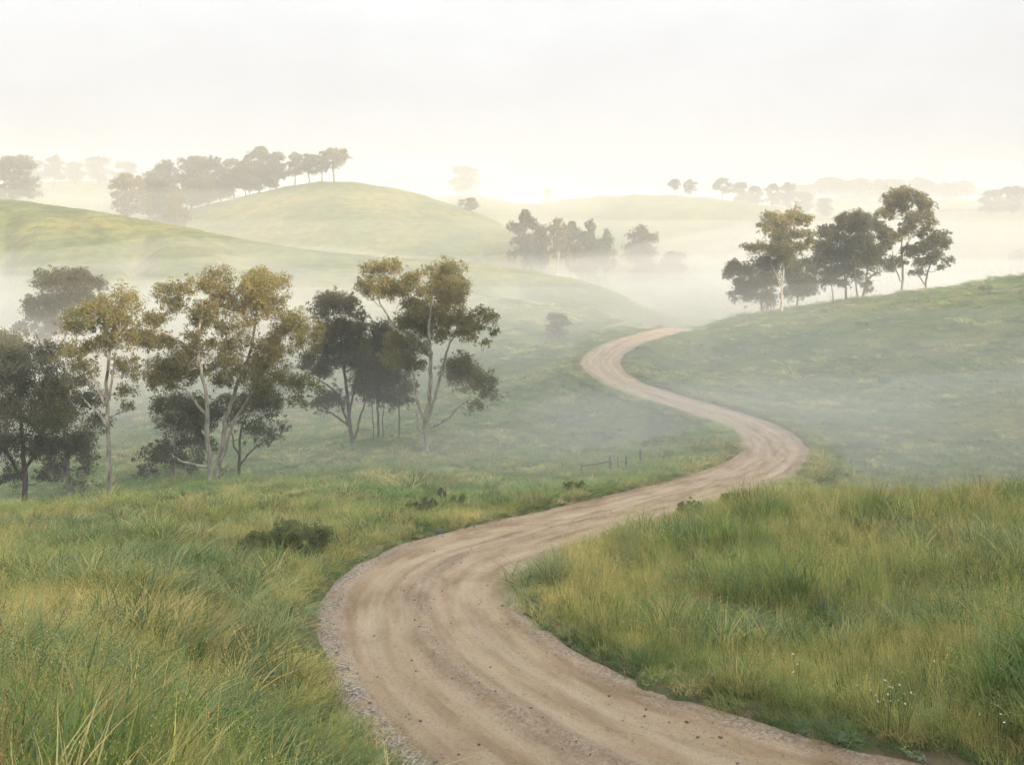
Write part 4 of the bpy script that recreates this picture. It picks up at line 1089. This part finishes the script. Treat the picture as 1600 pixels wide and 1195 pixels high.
colr = mixn(colr, o1 * G_straw, 0.35 * (kind == 'seeding_grass') + 0.30 * (kind == 'fine_meadow_grass'))
colr = np.where((kind == 'dry_grass')[:, None], mixn(o1 * G_rust, o1 * G_straw, gr.random(len(x))), colr)
colr = np.where((kind == 'low_herbs')[:, None], mixn(o1 * G_grey, o1 * G_blue, gr.random(len(x))), colr)
colr = np.where((kind == 'tussock_grass')[:, None], colr * 1.20, colr)
pick = gr.random(len(x))                                              # single tufts stand out from their patch
colr = np.where((pick < 0.12)[:, None], G_straw * 0.95, np.where((pick > 0.78)[:, None], G_lush * 0.65, np.where(((pick > 0.72) & (pick < 0.80))[:, None], G_blue, colr)))
colr = np.where((kind == 'leafy_weeds')[:, None], mixn(o1 * G_lush * 0.8, o1 * G_blue * 0.9, gr.random(len(x))), colr)
colr = colr * (0.76 + 0.92 * gr.random((len(x), 1)) ** 1.2)
sc = (0.58 + 0.85 * gr.random(len(x)) ** 1.6) * (1 + 0.45 * n2)
sc = sc * np.interp(r, [0, 20, 36, 60, 100, 150], [1.0, 1.0, 1.05, 1.25, 1.6, 2.1])
edge_h = 0.40 + 0.60 * sstep(0.1, 1.3, off) * np.where((D < 0) & (y < 13.5), sstep(0.2, 2.4, off), 1.0)
far_h = np.interp(r, [0, 18, 30, 50, 150], [0.86, 0.80, 0.72, 0.55, 0.40])
hs_ = sc * edge_h * far_h * np.where(right & (r < 34), 1.2, np.interp(r, [0, 9, 14, 40], [1.0, 0.95, 0.76, 0.8])) * (1 + 0.35 * fbm(x / 1.5, y / 1.5, 251, 2))
rot = np.c_[gr.normal(0, 0.10, len(x)), gr.normal(0, 0.10, len(x)), gr.uniform(0, 6.28, len(x))]
for k_ in KINDS:
    s_ = kind == k_
    if s_.sum() == 0: continue
    scatter(k_, np.c_[x, y, zz - 0.02][s_], rot[s_], np.c_[sc, sc, hs_][s_], colr[s_], KINDS[k_], M_herb if k_ == 'low_herbs' else M_grass, LABELS[k_])

# ------------------------------------------------------------------ loose stones on the road
def pebble(seed):
    rg = np.random.default_rng(seed)
    bm = bmesh.new(); bmesh.ops.create_icosphere(bm, subdivisions=1, radius=1.0)
    for v in bm.verts:
        v.co = v.co * rg.uniform(0.65, 1.15); v.co.z *= 0.6
    m = bpy.data.meshes.new('pebble'); bm.to_mesh(m); bm.free()
    a = m.attributes.new('bladevar', 'FLOAT_COLOR', 'POINT'); a.data.foreach_set('color', np.ones(len(m.vertices) * 4, np.float32))
    return m
import bmesh
M_stone = mat_grass('road_stone', 0.0)
ns = 17000
ss = 60 * gr.random(ns) ** 1.7
uu = gr.random(ns)
la = np.where(uu < 0.42, -HW + 0.42 + np.abs(gr.normal(0, 0.28, ns)) - 0.35, np.where(uu < 0.58, HW - 0.25 - np.abs(gr.normal(0, 0.35, ns)), np.where(uu < 0.82, gr.normal(0, 0.28, ns), gr.uniform(-1.8, 1.8, ns))))
ok_ = (np.abs(la) < HW + 0.12) & (fbm(la * 1.3, ss * 0.5, 401, 3) + 0.35 * gr.normal(size=ns) > -0.2)
ss, la = ss[ok_], la[ok_]
pr = road_at(ss); tgs = np.stack([np.interp(ss, RS, RN[:, i]) for i in range(2)], -1)
px_, py_ = pr[:, 0] + tgs[:, 0] * la, pr[:, 1] + tgs[:, 1] * la
from mathutils.bvhtree import BVHTree
bvh = BVHTree.FromPolygons([tuple(v) for v in np.c_[RX.ravel(), RY.ravel(), RZ.ravel()]], rq.tolist())
pz_ = np.array([(bvh.ray_cast((a, b, 5), (0, 0, -1))[0] or (0, 0, -60))[2] for a, b in zip(px_, py_)])
sz = 0.005 + 0.009 * gr.random(len(px_)) + 0.024 * (gr.random(len(px_)) > 0.90) * gr.random(len(px_)) ** 1.8
stc = mixn(np.ones((len(px_), 1)) * np.array((0.20, 0.145, 0.10)), np.ones((len(px_), 1)) * np.array((0.50, 0.42, 0.34)), gr.random(len(px_)))
stc = np.where((sz > 0.018)[:, None], stc * 0.5, stc)
scatter('gravel', np.c_[px_, py_, pz_ + sz * 0.12], np.c_[np.zeros(len(px_)), np.zeros(len(px_)), gr.uniform(0, 6.28, len(px_))], np.repeat(sz[:, None], 3, 1) * gr.uniform(0.7, 1.4, (len(px_), 3)), stc, [pebble(i) for i in range(5)], M_stone, 'loose gravel and clods scattered on the dirt road')


# ------------------------------------------------------------------ shrubs, fence, flowers and other small things
def colour_mesh(name, parts):
    m = tuft_mesh(parts); m.name = name
    return m

def mat_tuft(name, col):
    m, N, L, out = newmat(name)
    bv = nd(N, 'ShaderNodeAttribute', attribute_name='bladevar')
    c = mixc(N, L, 1.0, bv.outputs['Color'], col, 'MULTIPLY')
    d = nd(N, 'ShaderNodeBsdfDiffuse'); t = nd(N, 'ShaderNodeBsdfTranslucent'); L.new(c, d.inputs[0]); L.new(c, t.inputs[0])
    mx = nd(N, 'ShaderNodeMixShader'); mx.inputs[0].default_value = 0.3
    L.new(d.outputs[0], mx.inputs[1]); L.new(t.outputs[0], mx.inputs[2]); L.new(mx.outputs[0], out.inputs[0])
    return m

def shrub(label, px, py, Y, w, h, seed, mat, nl=14, leaf=0.07, group=None, dens=1.0):
    """w, h in metres"""
    rng = np.random.default_rng(seed)
    X = (px - CX) / F * Y
    z = gz(X, Y)
    T = Tubes(); cs, rs = [], []
    for i in range(nl):
        a = rng.uniform(0, 6.28); rr = math.sqrt(rng.random()) * 0.5
        hh = h * (0.35 + 0.5 * rng.random()) * (1 - 0.5 * rr)
        c = np.array([math.cos(a) * rr * w, math.sin(a) * rr * w * 0.7, hh])
        T.add(np.array([[c[0] * 0.3, c[1] * 0.3, -0.05], [c[0] * 0.7, c[1] * 0.7, hh * 0.5], c + np.array([0, 0, 0.12 * h])]), [0.018, 0.012, 0.005], 5)
        k = int(16 * dens)
        d = rng.normal(size=(k, 3)); d /= np.linalg.norm(d, axis=1)[:, None]
        cs.append(c + d * np.array([w * 0.16, w * 0.14, h * 0.24]) * rng.random((k, 1)) ** 0.4); rs.append(np.full(k, w * 0.05))
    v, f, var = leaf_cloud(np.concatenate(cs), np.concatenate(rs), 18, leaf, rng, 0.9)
    v[:, 2] = np.maximum(v[:, 2], 0.0)
    e = bpy.data.objects.new('shrub', None); C.objects.link(e); e.location = (X, Y, z)
    e['label'] = label; e['category'] = 'shrub'
    if group: e['group'] = group
    link('stem', T.mesh('stem'), M_bark_dark, e)
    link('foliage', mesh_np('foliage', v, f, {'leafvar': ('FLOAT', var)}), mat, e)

shrub('dark green spreading shrub in the meadow left of the road bend', 470, 868, 23.5, 1.7, 1.0, 1, M_leaf_shrub, 26, 0.06)
shrub('smaller dark shrub against the spreading shrub, on its meadow side', 405, 872, 23.0, 1.0, 0.72, 2, M_leaf_shrub, 14, 0.06)
shrub('small round shrub at the far verge, nearer the camera of two', 662, 808, 34.0, 1.0, 0.7, 4, M_leaf_shrub, 10, 0.08)
shrub('small round shrub at the far verge, beyond its twin', 714, 797, 36.0, 0.7, 0.65, 5, M_leaf_shrub, 8, 0.08)
shrub('tiny twiggy shrub standing alone in the straw-coloured meadow', 690, 776, 40.5, 0.4, 0.55, 6, M_leaf_shrub, 6, 0.07)
shrub('dark shrub on top of the grassy bank right of the road', 1082, 800, 33.5, 0.9, 0.75, 7, M_leaf_shrub, 10, 0.07)
shrub('darker squat shrub on the bank behind the first bank shrub', 1145, 788, 35.0, 1.1, 0.7, 8, M_leaf_shrub, 10, 0.07)
shrub('green shrub on the far verge just before the fence', 895, 790, 38.0, 1.0, 0.65, 9, M_leaf_shrub, 9, 0.08)
shrub('small rounded shrub up on the ridge slope below the crest', 1540, 455, 112, 1.6, 0.55, 10, M_leaf_shrub, 9, 0.14)

def tussock(label, px, py, Y, n, spread, h, col, seed, w=0.016):
    rng = np.random.default_rng(seed)
    X = (px - CX) / F * Y
    m = colour_mesh('tussock', [blades(rng, n, spread, h, 0.4, w, 0.35, 0.8, (0.75, 0.85, 0.8), (1.3, 1.2, 1.15), (1.3, 1.25, 1.15))])
    o = link('grass_tussock', m, mat_tuft('tussock_blades', col), None, label=label, category='tussock')
    o.location = (X, Y, gz(X, Y) - 0.03)
    o.scale = (1.0, 0.8, 1.0)
tussock('bluish green grass tussock in the straw meadow, left side', 165, 945, 16.2, 420, 0.62, 0.42, (0.070, 0.135, 0.075), 1)
tussock('vivid green broad-bladed tussock at the road edge by the bottom', 395, 1085, 10.4, 240, 0.24, 0.55, (0.060, 0.125, 0.025), 2, 0.022)
tussock('golden grass clump leaning over the gravel edge', 470, 1085, 11.6, 320, 0.22, 0.42, (0.27, 0.215, 0.055), 3, 0.007)
tussock('silvery green arching tussock at the bottom by the road', 430, 1190, 9.6, 260, 0.30, 0.42, (0.13, 0.175, 0.12), 4, 0.018)
tussock('dark blue-green tussock high on the right bank', 1370, 850, 24.0, 420, 0.62, 0.55, (0.060, 0.120, 0.065), 5)
tussock('dark green tussock near the right edge of the bank', 1545, 960, 16.5, 360, 0.45, 0.60, (0.050, 0.105, 0.035), 6, 0.018)
tussock('frosty blue-green low clump on the road margin at the bottom', 1490, 1178, 10.4, 200, 0.26, 0.12, (0.15, 0.21, 0.165), 7, 0.02)

# fence in the valley: posts and one rail
def post(parent, x, y, z, h, r, mat, seed, name='post'):
    rng = np.random.default_rng(seed)
    T = Tubes()
    tilt = rng.normal(0, 0.05, 2)
    T.add(np.array([[0, 0, -0.3], [tilt[0] * 0.5, tilt[1] * 0.5, h * 0.5], [tilt[0] * h, tilt[1] * h, h], [tilt[0] * h, tilt[1] * h, h + 0.004]]), [r, r * 0.95, r * 0.85, 0.002], 7)
    m = T.mesh(name)
    o = link(name, m, mat, parent)
    o.location = (x, y, z)
    return o
M_wood = mat_plain('weathered_wood', (0.16, 0.145, 0.13), (0.28, 0.255, 0.23), 12)
def fence(label, spots, rails, h):
    e = bpy.data.objects.new('fence', None); C.objects.link(e)
    P0 = [((px - CX) / F * Y, Y) for px, Y in spots]
    ox, oy = P0[0]; oz = gz(ox, oy)
    e.location = (ox, oy, oz); e['label'] = label; e['category'] = 'fence'
    zs = [gz(a, b) for a, b in P0]
    for i, (a, b) in enumerate(P0):
        post(e, a - ox, b - oy, zs[i] - oz, h * (0.85 + 0.3 * ((i * 37) % 10) / 10), 0.055, M_wood, 60 + i)
    for i, j in rails:
        T = Tubes()
        p = np.array([P0[i][0] - ox, P0[i][1] - oy - 0.06, zs[i] - oz + h * 0.72]); q = np.array([P0[j][0] - ox, P0[j][1] - oy - 0.06, zs[j] - oz + h * 0.72])
        T.add(np.array([p, 0.5 * (p + q) - np.array([0, 0, 0.03]), q]), [0.03, 0.035, 0.03], 6)
        link('rail', T.mesh('rail'), M_wood, e)
fence('short weathered post and rail fence in the misty meadow inside the bend', [(909, 50.5), (954, 51.5), (966, 52), (978, 52.5), (1001, 53.5)], [(0, 1)], 0.75)
fence('faint remnant of rail fence in the fog right of the bend', [(1330, 57), (1352, 57.5)], [(0, 1)], 0.6)

def single_post(name, label, px, Y, h, r, mat, seed, cat):
    X = (px - CX) / F * Y
    e = bpy.data.objects.new(name, None); C.objects.link(e); e.location = (X, Y, gz(X, Y)); e['label'] = label; e['category'] = cat
    post(e, 0, 0, 0, h, r, mat, seed, 'stake')
    return e
single_post('wooden_stake', 'thin dark stake standing alone in the left meadow', 238, 27.5, 0.75, 0.018, M_wood, 80, 'stake')
single_post('wooden_stake', 'dark stake poking above the grass on the right bank crest', 1531, 31.5, 0.98, 0.022, M_wood, 81, 'stake')
M_whitepost = mat_plain('white_post', (0.55, 0.53, 0.49), (0.75, 0.73, 0.69), 6)
single_post('dead_trunk', 'slim white bare trunk among the ridge gums', 1277, 131, 2.3, 0.06, M_whitepost, 82, 'dead trunk')

def rock(label, px, Y, s, mat, seed):
    rng = np.random.default_rng(seed)
    bm = bmesh.new(); bmesh.ops.create_icosphere(bm, subdivisions=3, radius=s)
    for v in bm.verts:
        d = v.co.normalized()
        k = 0.75 + 0.35 * float(vnoise(d.x * 2.1 + seed, d.y * 2.1 + d.z * 1.7, seed)) + 0.08 * float(vnoise(d.x * 6, d.y * 6 + d.z * 5, seed + 1))
        v.co = d * s * k; v.co.z *= 0.6; v.co.x *= 1.5
    m = bpy.data.meshes.new('stone'); bm.to_mesh(m); bm.free()
    X = (px - CX) / F * Y
    o = link('pale_stone', m, mat, None, label=label, category='stone'); o.location = (X, Y, gz(X, Y) + s * 0.35)
rock('pale stone in the grass past the end of the fence', 1042, 51.5, 0.20, M_whitepost, 3)
rock('pale stone in the fog beyond the right bank', 1388, 56.5, 0.14, M_whitepost, 4)

# white wildflowers by the road margin, bottom right
M_petal = mat_plain('white_petals', (0.62, 0.62, 0.52), (0.8, 0.8, 0.72), 20)
def daisy():
    V = [(0, 0, 0.010)]; F_ = []
    n = 8
    for k in range(n):                                                # a lobed disc: petals joined at the eye
        b = k / n * 6.283
        for da, rr, zz_ in ((-0.30, 0.014, 0.004), (-0.12, 0.021, 0.003), (0.12, 0.021, 0.003), (0.30, 0.014, 0.004)):
            V.append((math.cos(b + da) * rr, math.sin(b + da) * rr, zz_))
    m_ = 4 * n
    F_ = [(0, 1 + k, 1 + (k + 1) % m_) for k in range(m_)]
    return mesh_np('flower', np.array(V), np.array(F_))
daisy_mesh = daisy()
daisy_mesh.materials.append(M_petal)
M_fstem = mat_plain('flower_stem', (0.07, 0.11, 0.03), (0.12, 0.16, 0.05), 20)
for i, (px, Y, lab) in enumerate(((1250, 13.6, 'white wildflowers furthest up the road edge'), (1347, 11.6, 'white wildflowers overhanging the dirt margin'), (1372, 12.3, 'white wildflowers in the grass just behind the margin clump'),
                                  (1408, 11.9, 'densest white wildflower clump beside the margin clump'), (1432, 12.6, 'sparse white wildflowers behind the densest clump'), (1562, 11.2, 'tall white wildflowers nearest the right edge'))):
    rng = np.random.default_rng(300 + i)
    X = (px - CX) / F * Y
    while abs(road_dist([X], [Y])[0][0]) < HW + 0.35:               # keep to the grass beside the road
        X += 0.05; Y += 0.04
    e = bpy.data.objects.new('wildflower', None); C.objects.link(e); e.location = (X, Y, gz(X, Y)); e.scale = (1.2, 1.2, 1.2)
    e['label'] = lab; e['category'] = 'wildflower'; e['group'] = 'white wildflowers by the road'
    for k in range((4, 6, 5, 9, 4, 6)[i]):
        a = rng.uniform(0, 6.28); r_ = 0.13 * rng.random(); h = rng.uniform(0.30, 0.56)
        top = np.array([math.cos(a) * r_ * 1.8, math.sin(a) * r_ * 1.8, h])
        T = Tubes()
        T.add(np.array([[math.cos(a) * r_ * 0.4, math.sin(a) * r_ * 0.4, -0.03], [math.cos(a) * r_, math.sin(a) * r_, h * 0.55], top]), [0.003, 0.0025, 0.002], 4)
        s_ = link('stem', T.mesh('stem'), M_fstem, e)
        f_ = link('flower', daisy_mesh, None, s_)
        f_.location = top; f_.rotation_euler = (rng.normal(0.25, 0.3), rng.normal(0, 0.3), rng.uniform(0, 6))
        f_.scale = [rng.uniform(0.45, 0.8)] * 3


# ------------------------------------------------------------------ the morning air
def box_mesh(name, x0, x1, y0, y1, z0, z1):
    V = [(x, y, z) for z in (z0, z1) for y in (y0, y1) for x in (x0, x1)]
    return mesh_np(name, V, np.array([(0, 2, 3, 1), (4, 5, 7, 6), (0, 1, 5, 4), (2, 6, 7, 3), (0, 4, 6, 2), (1, 3, 7, 5)]))
AIR = (0.994, 0.990, 0.981)
low = float(GV[:, 2].min())
high = float(GV[:, 2].max())
haze = link('haze', box_mesh('haze', -1300, 1300, -1300, 1300, low - 1.0, max(high, 44) + 4),
            mat_volume('haze_air', AIR, 0.0013), kind='stuff', label='thin pale morning haze filling the whole valley')

# mist lying in the valley: closed bodies with uneven tops, one within the other, so that it thins upwards
def mist_body(name, x0, x1, y0, y1, rows, amp, lam, seed, density, label, shape=lambda a, b: 0.0, nx=64, ny=72):
    ax = np.linspace(x0, x1, nx); ay = y0 + (np.linspace(0, 1, ny) ** 1.6) * (y1 - y0)
    MX, MY = np.meshgrid(ax, ay)
    mtop = np.interp(MY, rows[0], rows[1]) + amp * fbm(MX / lam, MY / lam, seed, 3) * sstep(60, 130, MY) + shape(MX, MY)
    n1, n2 = MX.shape
    o_ = n1 * n2
    V = np.r_[np.c_[MX.ravel(), MY.ravel(), mtop.ravel()], np.c_[MX.ravel(), MY.ravel(), np.full(MX.size, low - 0.5)]]
    qa = (np.arange(n1 - 1)[:, None] * n2 + np.arange(n2 - 1)[None]).ravel()
    top = np.stack([qa, qa + 1, qa + n2 + 1, qa + n2], -1)
    bot = np.stack([qa, qa + n2, qa + n2 + 1, qa + 1], -1) + o_
    def wall(idx):
        a, b = idx[:-1], idx[1:]
        return np.stack([a, a + o_, b + o_, b], -1)
    e1 = np.arange(n2); e2 = (n1 - 1) * n2 + np.arange(n2); e3 = np.arange(n1) * n2; e4 = e3 + n2 - 1
    m = mesh_np(name, V, np.concatenate([top, bot, wall(e1), wall(e2)[:, ::-1], wall(e3)[:, ::-1], wall(e4)]))
    link(name, m, mat_volume(name + '_air', AIR, density), kind='stuff', label=label)
for k_, (dz, am, sd, de) in enumerate(((2.4, 2.8, 71, 0.0027), (0.2, 2.4, 73, 0.0033), (-2.4, 1.6, 77, 0.0044))):
    mist_body('mist', -560, 560, 26, 930, ([26, 36, 45, 60, 90, 130, 180, 245, 930], [-11.6 + dz, -9.8 + dz, -8.8 + dz, -8.0 + dz, -7.0 + dz, -6.2 + dz, -6.0 + dz, -9.0 + dz, -7.5 + dz]), am, 46, sd, de, 'white mist lying low along the valley floor',
              lambda a, b: 3.3 * sstep(6, 30, a) * sstep(95, 60, b) - 5.0 * sstep(-6, -15, a) * sstep(95, 72, b))
mist_body('thin_mist', -900, 900, 84, 1100, ([84, 110, 150, 220, 300, 500, 1100], [-22, -9.0, -1.0, 4.0, 6.0, 7.0, 8.0]), 2.6, 90, 75, 0.0009, 'thin mist reaching up the flanks of the hills')
mist_body('thin_mist', -900, 900, 110, 1100, ([110, 150, 220, 300, 500, 1100], [-22, -4, 10.0, 17.0, 21.0, 23.0]), 4.0, 120, 79, 0.0009, 'thinnest mist veiling the far hilltops')

def mist_patch(cx, cy, cz, rx, ry, rz, density, seed, label):
    """a drifting bank of mist: a lens that thins to nothing at its rim"""
    bm = bmesh.new()
    bmesh.ops.create_icosphere(bm, subdivisions=4, radius=1.0)
    for v in bm.verts:
        d = v.co.normalized()
        k = 1 + 0.22 * float(vnoise(d.x * 2.3 + seed, d.y * 2.3 + d.z, seed)) + 0.10 * float(vnoise(d.x * 5 + seed, d.y * 5 + d.z * 2, seed + 1))
        v.co = Vector((cx + d.x * rx * k, cy + d.y * ry * k, cz + d.z * rz * k))
    m = bpy.data.meshes.new('mist_bank'); bm.to_mesh(m); bm.free()
    link('mist_bank', m, mat_volume('mist_bank_air', AIR, density), kind='stuff', label=label)
mist_patch(44, 60, -13.4, 40, 24, 5.2, 0.0125, 1, 'mist bank filling the dip behind the right grassy bank')
mist_patch(13, 66, -14.0, 20, 13, 3.6, 0.012, 2, 'mist bank drifting over the second road bend')
mist_patch(-1, 50, -13.2, 15, 11, 2.8, 0.013, 3, 'mist bank over the meadow beside the fence')
mist_patch(-48, 128, -14, 62, 32, 8.5, 0.010, 4, 'mist bank behind the gums in the hollow')
mist_patch(-66, 184, -6.5, 48, 17, 5.5, 0.009, 5, 'mist bank drifting across the near green hill')
mist_patch(105, 230, -8, 110, 48, 12, 0.007, 6, 'mist bank behind the ridge gums')
mist_patch(-26, 505, 16, 90, 60, 27, 0.0034, 7, 'fog bank in the gap beyond the wooded hill')
mist_patch(-235, 500, 20, 130, 50, 23, 0.0032, 8, 'fog bank in front of the far slope')
mist_patch(250, 640, 20, 210, 45, 22, 0.0026, 9, 'fog bank in front of the long hazy wood')
